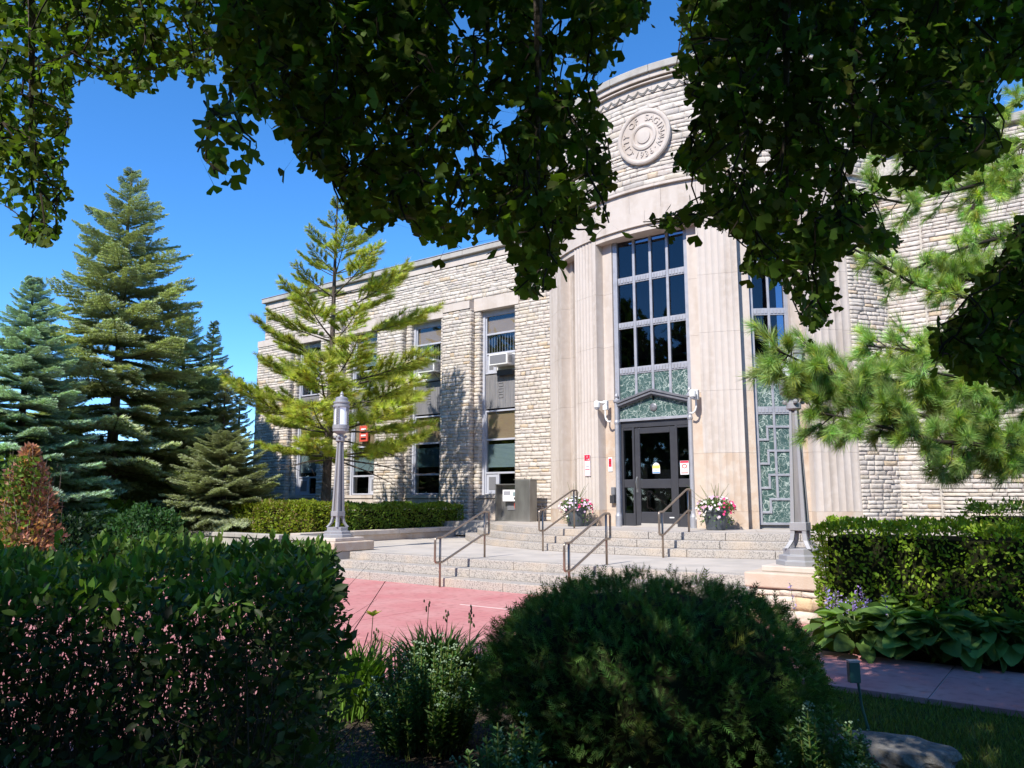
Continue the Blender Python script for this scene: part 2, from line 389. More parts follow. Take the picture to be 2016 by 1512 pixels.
# ------------------------------------------------------------------ city hall
hall = thing('city_hall', 'two storey pale split stone civic building with a bowed entrance bay and fluted pilasters', 'building')
YW = 20.0
def P_flat(y0):    # wall facing -y at y0; d = proud of it
    return lambda s, d, z: (s, y0 - d, z)
def P_bow(R=RB):
    return lambda s, d, z: (XC + (R + d) * math.sin(s / RB), YC - (R + d) * math.cos(s / RB), z)
ARC = RB * math.pi / 180
# masonry cores
core = MB()
core.box(-28.2, -26.1, YW + .0, YW + .6, 0, 9.72)          # end
WB = [(-16.22 - 3.24 * k, -14.73 - 3.24 * k) for k in range(4)]       # window openings
solid = [(-14.73, -13.0)] + [(WB[k + 1][1], WB[k][0]) for k in range(3)] + [(-28.2, WB[3][0])]
for a, b in solid: core.box(a, b, YW - .004, YW + .55, 0, 9.69)
for a, b in WB: core.box(a, b, YW - .004, YW + .55, 7.93, 9.69); core.box(a, b, YW + .01, YW + .5, 0, 1.58)
core.build('wall', 'mortar', hall)
MB().box(-4.0, 9, YW - .004, YW + .55, 0, 10.0).build('wall', 'mortar', hall)
PIERS = [(-17.69 - 3.24 * k, -16.45 - 3.24 * k) for k in range(3)] + [(-28.3, -26.1)]
pc = MB()
for a, b in PIERS: pc.box(a, b, YW - .244, YW + .02, 0, 7.99)
pc.build('pier', 'mortar', hall)
dr = MB()     # curved cores: drum sides, attic, pilaster backs
def cbox(mb, s0, s1, d0, d1, z0, z1, n=None, Pf=None):
    Pf = Pf or P_bow(); n = n or max(1, int(abs(s1 - s0) / .25)); V = []; Fc = []
    for i in range(n + 1):
        s = s0 + (s1 - s0) * i / n; V += [Pf(s, d0, z0), Pf(s, d1, z0), Pf(s, d1, z1), Pf(s, d0, z1)]
    Fc = [(0, 3, 2, 1), (4 * n, 4 * n + 1, 4 * n + 2, 4 * n + 3)]
    for i in range(n):
        for k in range(4):
            b = 4 * i; Fc.append((b + k, b + (k + 1) % 4, b + 4 + (k + 1) % 4, b + 4 + k))
    return mb.add(V, Fc)
A = lambda deg: deg * ARC
cbox(dr, A(-75), A(78), -.5, -.018, 9.43, 12.1)
cbox(dr, A(50.5), A(78), -.5, -.018, 0, 9.43); cbox(dr, A(-78), A(-50.5), -.5, -.04, 0, 9.43)
dr.build('drum_wall', 'mortar', hall)
# --- split stone facing
COURSES = {}
def courses(key, z0, z1, hs=(.075, .165), seed=1):
    r = np.random.default_rng(seed); z = [z0]
    while z[-1] < z1: z.append(z[-1] + r.uniform(*hs))
    return z
STONES = []    # (s, z, w, h, depth, Pfun, colour)
def palette(r):
    q = r.random()
    if q < .045: c = np.array((.54, .39, .23))
    elif q < .10: c = np.array((.53, .46, .36))
    elif q < .24: c = np.array((.43, .40, .38))
    elif q < .38: c = np.array((.52, .45, .41))
    elif q < .75: c = np.array((.54, .485, .425))
    else: c = np.array((.62, .57, .51))
    return (c * .62 + np.array((.55, .48, .40)) * .38) * r.uniform(.85, 1.02)
def lay(s0, s1, z0, z1, Pf, C, seed, lens=(.13, .50), pri=1., grow=1.):
    r = np.random.default_rng(seed)
    for a, b in zip(C[:-1], C[1:]):
        za, zb = max(a, z0), min(b, z1)
        if zb - za < .025: continue
        s = s0; first = True
        while s < s1 - .01:
            L = r.uniform(*lens) * (.6 if (first and r.random() < .5) else 1); first = False
            if s1 - (s + L) < .1: L = s1 - s
            STONES.append((s, za, L, zb - za, r.uniform(.0, .012), Pf, palette(r), pri)); s += L
Cw = courses('w', .3, 10.2, (.075, .15), 3)
Cb = courses('b', 9.45, 12.1, (.08, .17), 5)
Cd = courses('d', .4, 12.1, (.07, .14), 8)
Pw = P_flat(YW); Pp = P_flat(YW - .24)
lay(-14.73, -13.2, .9, 9.69, Pw, Cw, 11, pri=3)
for k in range(3):                        # strips each side of the piers
    a, b = PIERS[k]; lay(b, WB[k][0], .5, 7.91, Pw, Cw, 20 + k, (.15, .3)); lay(WB[k + 1][1], a, .5, 7.91, Pw, Cw, 24 + k, (.15, .3))
lay(PIERS[3][1], WB[3][0], .5, 7.91, Pw, Cw, 29, (.15, .3))
lay(-28.2, -14.73, 8.36, 9.69, Pw, Cw, 31)
for k in range(4): a, b = PIERS[k]; lay(a, b, .5, 8.0, Pp, Cw, 40 + k)
for k in range(4):                        # pier returns facing +x
    b = PIERS[k][1]; lay(YW - .24, YW, .5, 8.0, (lambda bb: (lambda s, d, z: (bb + d, s, z)))(b), Cw, 50 + k, (.3, .4))
for k in range(4):                        # window reveals facing +x
    b = WB[k][0]; lay(YW, YW + .3, 1.7, 7.9, (lambda bb: (lambda s, d, z: (bb + d * .6, s, z)))(b), Cw, 60 + k, (.3, .4))
lay(A(-52), A(68), 9.46, 11.88, P_bow(RB - .02), Cb, 71, (.2, .65), pri=4)
lay(A(50.7), A(64), .6, 9.40, P_bow(RB - .02), Cd, 73, (.15, .5), pri=2)
lay(-3.55, -2.75, .6, 9.3, P_flat(YW), Cd, 75, (.16, .5)); lay(-2.68, 8, .6, 9.9, P_flat(YW - .06), Cd, 76, (.16, .52))
lay(YW - .06, YW + .05, .6, 9.9, lambda s, d, z: (-2.68 - d, s, z), Cd, 77, (.2, .3))
nx, nzg = 4, 3
gx, gz = np.meshgrid(np.linspace(0, 1, nx + 1), np.linspace(0, 1, nzg + 1)); GU = np.stack([gx.ravel(), gz.ravel()], 1)
bord = (GU[:, 0] < .01) | (GU[:, 0] > .99) | (GU[:, 1] < .01) | (GU[:, 1] > .99)
ring = [j for j in range(nx + 1)] + [nx + (nx + 1) * i for i in range(1, nzg + 1)] + [nzg * (nx + 1) + j for j in range(nx - 1, -1, -1)] + [(nx + 1) * i for i in range(nzg - 1, 0, -1)]
SF = [[i * (nx + 1) + j, i * (nx + 1) + j + 1, (i + 1) * (nx + 1) + j + 1, (i + 1) * (nx + 1) + j] for i in range(nzg) for j in range(nx)]
nb = len(ring); SF += [[ring[(k + 1) % nb], ring[k], len(GU) + k, len(GU) + (k + 1) % nb] for k in range(nb)]
SF = np.array(SF)
def stone_local(Lw, h, dep, r):
    g = .0035; U = GU.copy(); inner = ~bord
    U[inner] += r.normal(0, .05, (inner.sum(), 2)); U[bord] += 0
    x = g + U[:, 0] * (Lw - 2 * g) + np.where(bord, r.normal(0, .004, len(U)), 0); z = g + U[:, 1] * (h - 2 * g) + np.where(bord, r.normal(0, .003, len(U)), 0)
    d = dep + np.where(bord, .004 + r.uniform(0, .006, len(U)), r.uniform(.006, .027, len(U)))
    d += .012 * (U[:, 1] - .5) * r.choice([-1, 1])
    f = np.stack([x, d, z], 1); b = f[ring].copy(); b[:, 1] = -.03
    return np.concatenate([f, b])
order = sorted(range(len(STONES)), key=lambda i: -STONES[i][7] * 1000 - STONES[i][2] * STONES[i][3])
front = set()
for i in order:
    s, z, Lw, h, dep, Pf, c, pri = STONES[i]; p = Pf(s + Lw / 2, 0, z + h / 2); u, v, q = proj(p)
    # the stones that show largest and are not behind the overhanging leaves
    if pri >= 3 and ((1195 < u < 1335 and 190 < v < 380) or (1012 < u < 1086 and 560 < v < 1000)): front.add(i)
    if pri == 2 and 1690 < u < 1830 and (520 < v < 720 or 960 < v < 1035): front.add(i)
    if len(front) >= 300: break
Vs, Fs, Cs = [], [], []; n0 = 0; var = []
r_ = np.random.default_rng(99)
for k in range(20):
    me_o = np_obj('stone', stone_local(.4, .12, .015, r_), SF[:, ::-1], 'split_stone_single', link=False); var.append(me_o.data)
for i, (s, z, Lw, h, dep, Pf, c, pri) in enumerate(STONES):
    if i in front:
        o = bpy.data.objects.new('stone', var[i % 20]); COL.objects.link(o); o.parent = hall
        p0 = Vector(Pf(s, 0, z)); p1 = Vector(Pf(s + Lw, 0, z)); ex = (p1 - p0).normalized(); ed = (Vector(Pf(s + Lw / 2, 1, z)) - Vector(Pf(s + Lw / 2, 0, z))).normalized()
        mtx = Matrix((ex * (p1 - p0).length / .4, ed * 1., Vector((0, 0, h / .12)))).transposed().to_4x4(); mtx.translation = p0 + ed * (dep - .015)
        o.matrix_local = mtx; o.color = (*c, 1); continue
    q = stone_local(Lw, h, dep, r_)
    P = np.array([Pf(s + a, d, z + e) for a, d, e in q]); Vs.append(P); Fs.append(SF[:, ::-1] + n0); n0 += len(P); Cs.append(np.tile(c, (len(P), 1)))
o = np_obj('stone_facing', np.concatenate(Vs), np.concatenate(Fs), 'split_stone', hall, np.concatenate(Cs)); o['kind'] = 'stuff'
# --- smooth limestone dressings on the wing
def bx(name, m, *b, bevel=.008, parent=None): return MB().box(*b).build(name, m, parent or hall, bevel=bevel)
for x0, x1 in ((-28.22, -24.5), (-24.5, -20.7), (-20.7, -16.9), (-16.9, -13.25)):
    bx('parapet_band', 'limestone', x0 + .002, x1 - .002, YW - .05, YW + .5, 9.70, 9.975, bevel=.004)
    bx('coping', 'limestone_grey', x0 + .002 - (.12 if x0 < -28 else 0), x1 - .002, YW - .17, YW + .6, 9.982, 10.17, bevel=.02)
bx('coping', 'metal_trim', -28.36, -13.2, YW - .19, YW + .6, 10.172, 10.20, bevel=.003)
bx('coping', 'limestone_grey', -3.6, 9, YW - .17, YW + .6, 10.0, 10.2, bevel=.02)
for k in range(4):
    a, b = WB[k]; xr = b + .02 if k else -14.6; xl = PIERS[k][1] + .003 if k < 3 else PIERS[3][1] + .003
    xr2 = (PIERS[k - 1][0] - .003) if k else -14.55
    bx('lintel', 'limestone', xl, xr2, YW - .05, YW + .4, 7.915, 8.355, bevel=.006)
for a, b in PIERS:
    bx('pier_cap', 'limestone', a, b, YW - .29, YW + .1, 8.0, 8.27, bevel=.006)
    MB().add([(a, YW - .29, 8.272), (b, YW - .29, 8.272), (b, YW - .02, 8.36), (a, YW - .02, 8.36), (a, YW - .02, 8.272), (b, YW - .02, 8.272)],
             [(0, 1, 2, 3), (0, 3, 4), (1, 5, 2), (0, 4, 5, 1), (3, 2, 5, 4)]).build('pier_cap', 'limestone_grey', hall)
# --- windows of the wing
def window_bay(k):
    a, b = WB[k]; yf = YW + .22; cx = (a + b) / 2
    bx('sill', 'limestone', a - .12, b + .002, YW - .06, YW + .3, 1.59, 1.70)
    bx('apron', 'limestone', a, b, YW - .02, YW + .1, .9 if k == 0 else .5, 1.575)
    fr = MB()
    # jamb casings full height
    fr.box(a, a + .10, yf - .06, yf + .12, 1.70, 7.91); fr.box(b - .06, b, yf - .06, yf + .12, 1.70, 7.91)
    fr.box(a + .10, b - .06, yf - .03, yf + .1, 7.78, 7.91)
    fr.build('window_casing', 'window_frame_paint', hall)
    x0, x1 = a + .10, b - .06
    sp = MB().box(x0, x1, yf + .0, yf + .06, 4.56, 5.70)
    for q in range(12):
        xx = x0 + (x1 - x0) * (q + .5) / 12
        if abs(xx - cx) > .14: sp.box(xx - .008, xx + .008, yf - .008, yf + .001, 4.62, 5.64)
    spo = sp.build('spandrel', 'spandrel_metal', hall, bevel=.003)
    for q in range(4):
        zz = 4.9 + .19 * q; m = MB(); m.box(cx - .1, cx + .1, yf - .018, yf + .001, zz, zz + .02); m.box(cx - .1, cx - .085, yf - .018, yf + .001, zz + .02, zz + .11)
        m.box(cx + .085, cx + .1, yf - .018, yf + .001, zz + .02, zz + .11); m.box(cx - .1, cx + .1, yf - .018, yf + .001, zz + .11, zz + .13)
        m.build('ornament', 'spandrel_metal', spo)
    def win(z0, z1, bars, rows, split, top):
        W = MB(); t = .05
        W.box(x0, x1, yf - .02, yf + .08, z1 - t, z1); W.box(x0, x1, yf - .02, yf + .08, z0, z0 + t)
        W.box(x0, x0 + t, yf - .02, yf + .08, z0 + t, z1 - t); W.box(x1 - t, x1, yf - .02, yf + .08, z0 + t, z1 - t)
        for zb in bars: W.box(x0 + t, x1 - t, yf - .015, yf + .07, zb - .03, zb + .03)
        zs = [z0 + t] + [v for zb in sorted(bars) for v in (zb - .03, zb + .03)] + [z1 - t]
        if split is not None: W.box(split - .025, split + .025, yf - .01, yf + .065, z0 + t, sorted(bars)[0] - .03)
        wo = W.build('window', 'window_frame_paint', hall, bevel=.004)
        segs = [(zs[i], zs[i + 1]) for i in range(0, len(zs), 2)]
        for (za, zb), kind in zip(segs, rows):
            parts = [(x0 + t, x1 - t)] if not (split is not None and za == segs[0][0]) else [(x0 + t, split - .025), (split + .025, x1 - t)]
            for n, (xa, xb) in enumerate(parts):
                kd = kind if isinstance(kind, str) else kind[n]
                if kd == 'open': continue
                if kd == 'screen':
                    MB().box(xa + .0, xb, yf + .01, yf + .03, za, zb).build('panel', 'window_frame_paint', wo)
                    MB().box(xa + .1, xb - .1, yf + .0, yf + .012, za + .1, zb - .1).build('panel', 'grille_grey', wo); continue
                MB().box(xa, xb, yf + .03, yf + .036, za, zb).build('pane', 'glass', wo)
                if kd == 'tan': MB().box(xa, xb, yf + .07, yf + .08, za, zb - .12 * (top and 1)).build('blind', 'blind_tan', wo)
                if kd == 'vert':
                    m = MB()
                    for q in range(11):
                        xx = xa + (xb - xa) * (q + .3) / 11; m.box(xx, xx + .018, yf + .07, yf + .10, za, zb)
                    m.build('blind', 'sign_grey', wo)
                if kd in ('slat', 'slatdark'):
                    m = MB(); n_ = int((zb - za - .12) / .042); lo = za + (.14 if kd == 'slat' else .2)
                    z_ = zb - .16
                    while z_ > lo:
                        m.add([(xa, yf + .075, z_), (xb, yf + .075, z_), (xb, yf + .085, z_ + (.036 if kd == 'slat' else .026)), (xa, yf + .085, z_ + (.036 if kd == 'slat' else .026))], [(0, 1, 2, 3)]); z_ -= .04
                    m.build('blind', 'blind_teal' if kd == 'slat' else 'blind_dark', wo, recalc=False)
        return wo
    zz = dict(
        up=[(('screen', 'open'), 'vert', 'tan'), ('open', 'vert', 'tan'), (('clear', 'clear'), 'slat', 'tan'), (('clear', 'clear'), 'slat', 'tan')][k],
        lo=[(('screen', 'clear'), 'slat', 'tan'), ('clear', 'slatdark', 'tan'), (('clear', 'screen'), 'slat', 'tan'), (('screen', 'clear'), 'slat', 'tan')][k])
    su = [x0 + .44, None, x0 + .7, x0 + .6][k]; sl = [x0 + .56, None, x0 + .92, x0 + .65][k]
    win(5.74, 7.78, [6.42, 7.10], zz['up'], su, True)
    win(1.72, 4.50, [2.42, 3.52], zz['lo'], sl, False)
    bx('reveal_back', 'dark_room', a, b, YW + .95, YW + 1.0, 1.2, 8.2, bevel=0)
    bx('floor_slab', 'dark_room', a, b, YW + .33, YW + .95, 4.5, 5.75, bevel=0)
for k in range(4): window_bay(k)
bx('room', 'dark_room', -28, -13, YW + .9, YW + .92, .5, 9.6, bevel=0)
# red louvre in the tan panel of the third window
cxv = (WB[2][0] + WB[2][1]) / 2 - .02
lv = MB(); lv.box(cxv - .22, cxv + .22, YW + .14, YW + .19, 3.72, 4.32)
lvo = lv.build('vent', 'red_paint', hall)
for q in range(4): MB().box(cxv - .13, cxv + .13, YW + .125, YW + .139, 3.80 + .12 * q, 3.855 + .12 * q).build('slat', 'dark_room' if q in (0, 2) else 'sign_white', lvo)

# --- the bow: pilasters, frieze, bays
PB = P_bow()
def flute(name, d0, d1, z0, z1, nfl, plain0=0., plain1=0., m='limestone', dd=.0):
    s0, s1 = A(d0), A(d1); V = []; prof = []
    def addp(s, d): prof.append((s, d))
    addp(s0, 0); fa, fb = s0 + plain0, s1 - plain1
    if plain0: addp(fa, 0)
    fw = (fb - fa) / nfl
    for i in range(nfl):
        for j in range(1, 7):
            t = j / 6; addp(fa + fw * (i + t), -.018 * math.sin(math.pi * t) if j < 6 else 0)
    if plain1: addp(s1, 0)
    mb = MB(); n = len(prof)
    back = [PB(s1, -.40, z0), PB(s0, -.40, z0)]
    bot = [PB(s, d + dd, z0) for s, d in prof] + back
    topv = [(x, y, z1) for x, y, _ in bot]; N_ = len(bot)
    mb.add(bot + topv, [tuple(range(N_))[::-1], tuple(range(N_, 2 * N_))] + [(i, (i + 1) % N_, (i + 1) % N_ + N_, i + N_) for i in range(N_)])
    return mb.build(name, m, hall)
zj = [.9, 1.30, 2.64, 4.10, 5.50, 6.92, 8.42]
pil = [(-50.5, -35.5, 6, .12, .28), (-26.5, -16.8, 6, 0, .12), (13.4, 23.2, 6, .05, 0), (39.0, 50.6, 6, .0, .05)]
for (d0, d1, nf, p0, p1) in pil:
    if d0 == 39.0: p0 = .0; d0 = 38.9
    for i in range(len(zj) - 1):
        if i == 0:
            cbox(MB(), A(d0), A(d1), -.30, .006, zj[0] - .3, zj[1] - .003).build('pilaster_base', 'limestone_warm', hall)
        else:
            flute('pilaster', d0, d1, zj[i], zj[i + 1] - .004, nf, p0, p1, 'limestone' if i > 1 else ('limestone_warm' if d0 in (13.4,) else 'limestone'))
            if d0 == 38.9: pass
# plain strip left of the right-hand outer pilaster and secondary jambs set back in each bay
JB = [(-16.8, -13.2, 0), (10.4, 13.4, 1), (23.2, 26.0, 0), (36.2, 38.9, 1), (-35.5, -33.0, 0), (-29.3, -26.5, 1)]
for d0, d1, sd_ in JB:
    for i in range(len(zj) - 1):
        cbox(MB(), A(d0) + (.0 if sd_ else .0), A(d1), -.50, -.26, zj[i] - (.3 if i == 0 else 0), zj[i + 1] - .004).build('jamb', 'limestone_warm' if (i < 3 and d0 > -20) else 'limestone', hall)
cc = MB(); cbox(cc, A(-50), A(50.5), -.62, -.46, 8.3, 9.4); cc.build('frieze_core', 'mortar', hall)
# frieze blocks
def ring_blocks(name, m, a0, a1, step, d0, d1, z0, z1, bevel=.004, gap=.002):
    k = max(1, round((a1 - a0) / step))
    for i in range(k):
        o = cbox(MB(), A(a0 + (a1 - a0) * i / k) + gap, A(a0 + (a1 - a0) * (i + 1) / k) - gap, d0, d1, z0, z1); o.build(name, m, hall, bevel=bevel)
ring_blocks('frieze_block', 'limestone', -50.6, 50.6, 13, -.42, .012, 8.424, 8.80)
ring_blocks('frieze_block', 'limestone', -50.6, 50.6, 9.2, -.42, -.004, 8.803, 9.36)
ring_blocks('moulding', 'limestone', -64, 70, 16, -.3, .07, 9.363, 9.40); ring_blocks('moulding', 'limestone', -64, 70, 16, -.3, .035, 9.402, 9.45)
ring_blocks('fillet', 'limestone', -50.6, 50.6, 26, -.3, .035, 8.425, 8.455, .002)
# soffit over the bays: lintel faces set back
for d0, d1 in ((-16.8, 13.4), (23.2, 38.9), (-35.5, -26.5)):
    cbox(MB(), A(d0), A(d1), -.6, -.02, 8.28, 8.42).build('bay_lintel', 'limestone', hall)
    cbox(MB(), A(d0), A(d1), -.62, -.45, .6, .985).build('bay_sill', 'limestone_grey', hall)
# cornice with scalloped band
ring_blocks('cornice', 'limestone', -66, 72, 12, -.3, .02, 11.88, 12.16)
sc = MB()
NSC = 46
for i in range(NSC):
    a0 = -64 + 132 * i / NSC; a1 = -64 + 132 * (i + 1) / NSC
    for (dz, th) in ((0, .016), (.045, .012)):
        pts = []
        for j in range(9):
            t = j / 8; s = A(a0 + (a1 - a0) * t); pts.append((s, 12.05 - dz - .10 * math.sin(math.pi * t)))
        for (sa, za), (sb, zb) in zip(pts[:-1], pts[1:]):
            sc.add([PB(sa, .022, za), PB(sb, .022, zb), PB(sb, .022, zb - th), PB(sa, .022, za - th), PB(sa, .042, za), PB(sb, .042, zb), PB(sb, .042, zb - th), PB(sa, .042, za - th)],
                   [(4, 7, 6, 5), (0, 4, 5, 1), (3, 2, 6, 7)])
sc.build('scallop_moulding', 'limestone_grey', hall)
ring_blocks('cornice', 'limestone', -66, 72, 30, -.3, .10, 12.163, 12.20); ring_blocks('cornice', 'limestone', -66, 72, 30, -.3, .06, 12.203, 12.24)
ring_blocks('cornice', 'limestone', -66, 72, 12, -.35, .15, 12.243, 12.38, .01); ring_blocks('cornice', 'limestone_grey', -66, 72, 12, -.6, .22, 12.383, 12.58, .02)
cbox(MB(), A(-66), A(72), -.62, -.2, 12.0, 12.3).build('roof_kerb', 'mortar', hall)
# medallion
med = thing('x', None, None); bpy.data.objects.remove(med)
MC = Vector((XC + .06, YC - (RB + .02), 10.74))
mm_ = MB().lathe([(0.001, -.08), (.735, -.08), (.735, .055), (.70, .085), (.66, .085), (.63, .06), (.625, .03), (.36, .03), (.355, .075), (.30, .095), (.265, .07), (.26, .04), (.19, .04), (.185, .08), (.11, .095), (.001, .10)], n=48)
mm_.map(lambda x, y, z: (MC.x + x, MC.y - (z * .62 + .022), MC.z + y)); mo = mm_.build('medallion', 'limestone', hall, smooth=False)
def glyphs(chars, parent, m, name='lettering', depth=.014):
    """chars: (char, centre Vector, right Vector, up Vector, size); the letters of one inscription"""
    b = bmesh.new()
    for ch, c, ex, ey, size in chars:
        cu = bpy.data.curves.new('t', 'FONT'); cu.body = ch; cu.align_x = 'CENTER'; cu.align_y = 'CENTER'; cu.size = size; cu.extrude = depth
        cu.resolution_u = 2
        to = bpy.data.objects.new('t', cu); COL.objects.link(to); bpy.context.view_layer.update()
        me = bpy.data.meshes.new_from_object(to.evaluated_get(bpy.context.evaluated_depsgraph_get())); bpy.data.objects.remove(to)
        ez = ex.cross(ey); mt = Matrix((ex, ey, ez)).transposed().to_4x4(); mt.translation = c; me.transform(mt); b.from_mesh(me); bpy.data.meshes.remove(me)
    me = bpy.data.meshes.new(name); b.to_mesh(me); b.free(); me.materials.append(M[m]); o = bpy.data.objects.new(name, me); COL.objects.link(o); o.parent = parent; return o
ch = []; txt = 'CITY OF SAGINAW'
for i, c in enumerate(txt):
    if c == ' ': continue
    t = rad(219 - i * 17.6); rr = .49
    ch.append((c, MC + Vector((math.cos(t) * rr, -.048, math.sin(t) * rr)), Vector((math.sin(t), 0, -math.cos(t))), Vector((math.cos(t), 0, math.sin(t))), .235))
for i, c in enumerate('·1936·'):
    t = rad(231 + i * 16.0); rr = .49
    ch.append((c, MC + Vector((math.cos(t) * rr, -.048, math.sin(t) * rr)), Vector((-math.sin(t), 0, math.cos(t))), Vector((-math.cos(t), 0, -math.sin(t))), .235))
glyphs(ch, mo, 'limestone')
# --- central bay: flat screen of metal, panes, marble and door
YD = 17.46; X0, X1 = -9.60, -7.52; XM = (X0 + X1) / 2
cf = MB(); cf.box(X0 - .02, X0 + .10, YD - .05, YD + .12, .9, 8.42); cf.box(X1 - .10, X1 + .02, YD - .05, YD + .12, .9, 8.42); cf.box(X0 + .1, X1 - .1, YD - .03, YD + .12, 8.30, 8.42)
cf.build('metal_surround', 'metal_trim', hall, bevel=.008)
px = [X0 + .10 + (X1 - X0 - .20) * i / 4 for i in range(5)]
rows = [(7.30, 8.30), (6.10, 7.12), (4.91, 5.93)]
tw = MB()
for i in range(1, 4): tw.box(px[i] - .035, px[i] + .035, YD - .02, YD + .08, 4.0, 8.30)
two = tw.build('window', 'metal_trim', hall, bevel=.008)
for i in range(4):
    xa, xb = px[i] + (.035 if i else 0), px[i + 1] - (.035 if i < 3 else 0)
    for z0, z1 in rows: MB().box(xa, xb, YD + .03, YD + .04, z0, z1).build('pane', 'glass_tall', two)
    for z0, z1 in ((7.12, 7.30), (5.93, 6.10), (4.73, 4.91)):
        t = MB().box(xa, xb, YD - .005, YD + .06, z0, z1)
        for q in range(5):
            xx = xa + (xb - xa) * (q + .5) / 5; t.box(xx - .032, xx + .032, YD - .022, YD - .004, z0 + .035, z1 - .035)
        t.build('transom', 'metal_trim', two, bevel=.004)
    MB().box(xa, xb, YD + .012, YD + .03, 3.9, 4.73).build('marble_panel', 'green_marble', two)
# pediment
xe0, xe1 = X0 + .06, X1 - .06; ap = 4.30; ev = 4.03
pe = MB()
for yo, t0, t1 in ((.17, .0, .055), (.13, .055, .085), (.15, .085, .13), (.10, .13, .165)):
    pe.prism([(xe0, ev - t0), (XM, ap - t0), (xe1, ev - t0), (xe1, ev - t1), (XM, ap - t1), (xe0, ev - t1)], YD - yo, YD + .03)
pe.build('pediment', 'pediment_metal', hall)
MB().prism([(xe0, ev - .165), (XM, ap - .165), (xe1, ev - .165), (xe1, 3.59), (xe0, 3.59)], YD - .02, YD + .02).build('tympanum', 'green_marble', hall)
ro = MB().lathe([(.001, 0), (.10, 0), (.10, .02), (.07, .035), (.03, .04), (.001, .045)], n=16); ro.map(lambda x, y, z: (XM + x, YD - .02 - z, 3.84 + y)); ro.build('rosette', 'pediment_metal', hall)
MB().box(xe0, xe1, YD - .06, YD + .03, 3.52, 3.588).build('transom', 'metal_trim', hall, bevel=.006)
for xx in (X0 + .045, X1 - .045):
    MB().lathe([(.085, 0), (.085, .26), (.07, .30), (.062, .34), (.06, 2.55), (.075, 2.58), (.075, 2.62), (.06, 2.66), (.06, 3.10), (.09, 3.13), (.09, 3.17), (.05, 3.20), (.03, 3.23), (.045, 3.26), (.05, 3.29), (.035, 3.33), (.005, 3.37)], xx, YD - .10, 14, .9).build('post', 'metal_trim', hall, smooth=False)
# the door
DX0, DX1 = -9.13, -8.03; yd = YD + .02; sx0, sx1 = X0 + .11, X1 - .11
df = MB(); df.box(sx0, sx1, yd - .02, yd + .08, 3.36, 3.518); df.box(sx0, sx0 + .05, yd - .02, yd + .08, .9, 3.36); df.box(sx1 - .05, sx1, yd - .02, yd + .08, .9, 3.36)
df.box(DX0 - .06, DX0 - .004, yd - .02, yd + .08, .9, 3.36); df.box(DX1 + .004, DX1 + .06, yd - .02, yd + .08, .9, 3.36)
for a, b in ((sx0 + .05, DX0 - .06), (DX1 + .06, sx1 - .05)):
    df.box(a, b, yd - .01, yd + .05, .9, 1.22); df.box(a, b, yd - .01, yd + .05, 1.86, 2.06); df.box(a, b, yd - .01, yd + .05, 3.30, 3.36)
dfo = df.build('door_frame', 'door_metal', hall, bevel=.006)
for a, b in ((sx0 + .05, DX0 - .06), (DX1 + .06, sx1 - .05)):
    for z0, z1 in ((1.22, 1.86), (2.06, 3.30)): MB().box(a, b, yd + .02, yd + .03, z0, z1).build('pane', 'glass', dfo)
dl = MB(); st = .14
dl.box(DX0, DX0 + st, yd, yd + .05, .93, 3.34); dl.box(DX1 - st, DX1, yd, yd + .05, .93, 3.34)
for z0, z1 in ((.93, 1.26), (1.84, 2.06), (3.20, 3.34)): dl.box(DX0 + st, DX1 - st, yd, yd + .05, z0, z1)
dlo = dl.build('door', 'door_metal', hall, bevel=.008)
for z0, z1 in ((1.26, 1.84), (2.06, 3.20)): MB().box(DX0 + st, DX1 - st, yd + .02, yd + .03, z0, z1).build('pane', 'glass', dlo)
MB().tube([(DX0 + .05, yd, 2.10), (DX0 + .05, yd - .05, 2.08), (DX0 + .05, yd - .07, 1.98), (DX0 + .05, yd - .05, 1.86), (DX0 + .05, yd, 1.84)], .014, 8).box(DX0 + .025, DX0 + .075, yd - .012, yd, 1.74, 2.13).build('handle', 'stainless', dlo)
MB().box(DX1 - .2, DX1 - .08, yd - .006, yd - .0005, 1.12, 1.145).build('badge', 'sign_white', dlo)
MB().box(X0, X1, YD - .1, YD + .6, .88, .915).build('threshold', 'granite_top', hall)
# stickers on the door glass
s1 = MB(); s1.prism([(-8.66, 2.2), (-8.66, 2.36), (-8.64, 2.42), (-8.60, 2.455), (-8.56, 2.465), (-8.52, 2.455), (-8.48, 2.42), (-8.46, 2.36), (-8.46, 2.2)], yd + .014, yd + .0195)
tk = s1.build('sticker', 'sign_white', dlo)
MB().box(-8.655, -8.465, yd + .010, yd + .0138, 2.32, 2.40).build('print', 'sign_yellow', tk)
MB().box(-8.655, -8.465, yd + .010, yd + .0138, 2.21, 2.24).build('print', 'sign_blue', tk)
MB().box(-8.60, -8.52, yd + .010, yd + .0138, 2.27, 2.285).build('print', 'sign_blue', tk)
nq = MB().box(-7.92, -7.70, yd + .008, yd + .015, 2.16, 2.49).build('notice', 'sign_white', dfo)
MB().box(-7.915, -7.705, yd + .003, yd + .0078, 2.44, 2.485).build('print', 'sign_red', nq)
rg = MB()
for q in range(16):
    t0, t1 = 2 * math.pi * q / 16, 2 * math.pi * (q + 1) / 16
    rg.add([(-7.81 + .07 * math.cos(t0), yd + .004, 2.36 + .055 * math.sin(t0)), (-7.81 + .07 * math.cos(t1), yd + .004, 2.36 + .055 * math.sin(t1)), (-7.81 + .045 * math.cos(t1), yd + .004, 2.36 + .035 * math.sin(t1)), (-7.81 + .045 * math.cos(t0), yd + .004, 2.36 + .035 * math.sin(t0))], [(0, 1, 2, 3)])
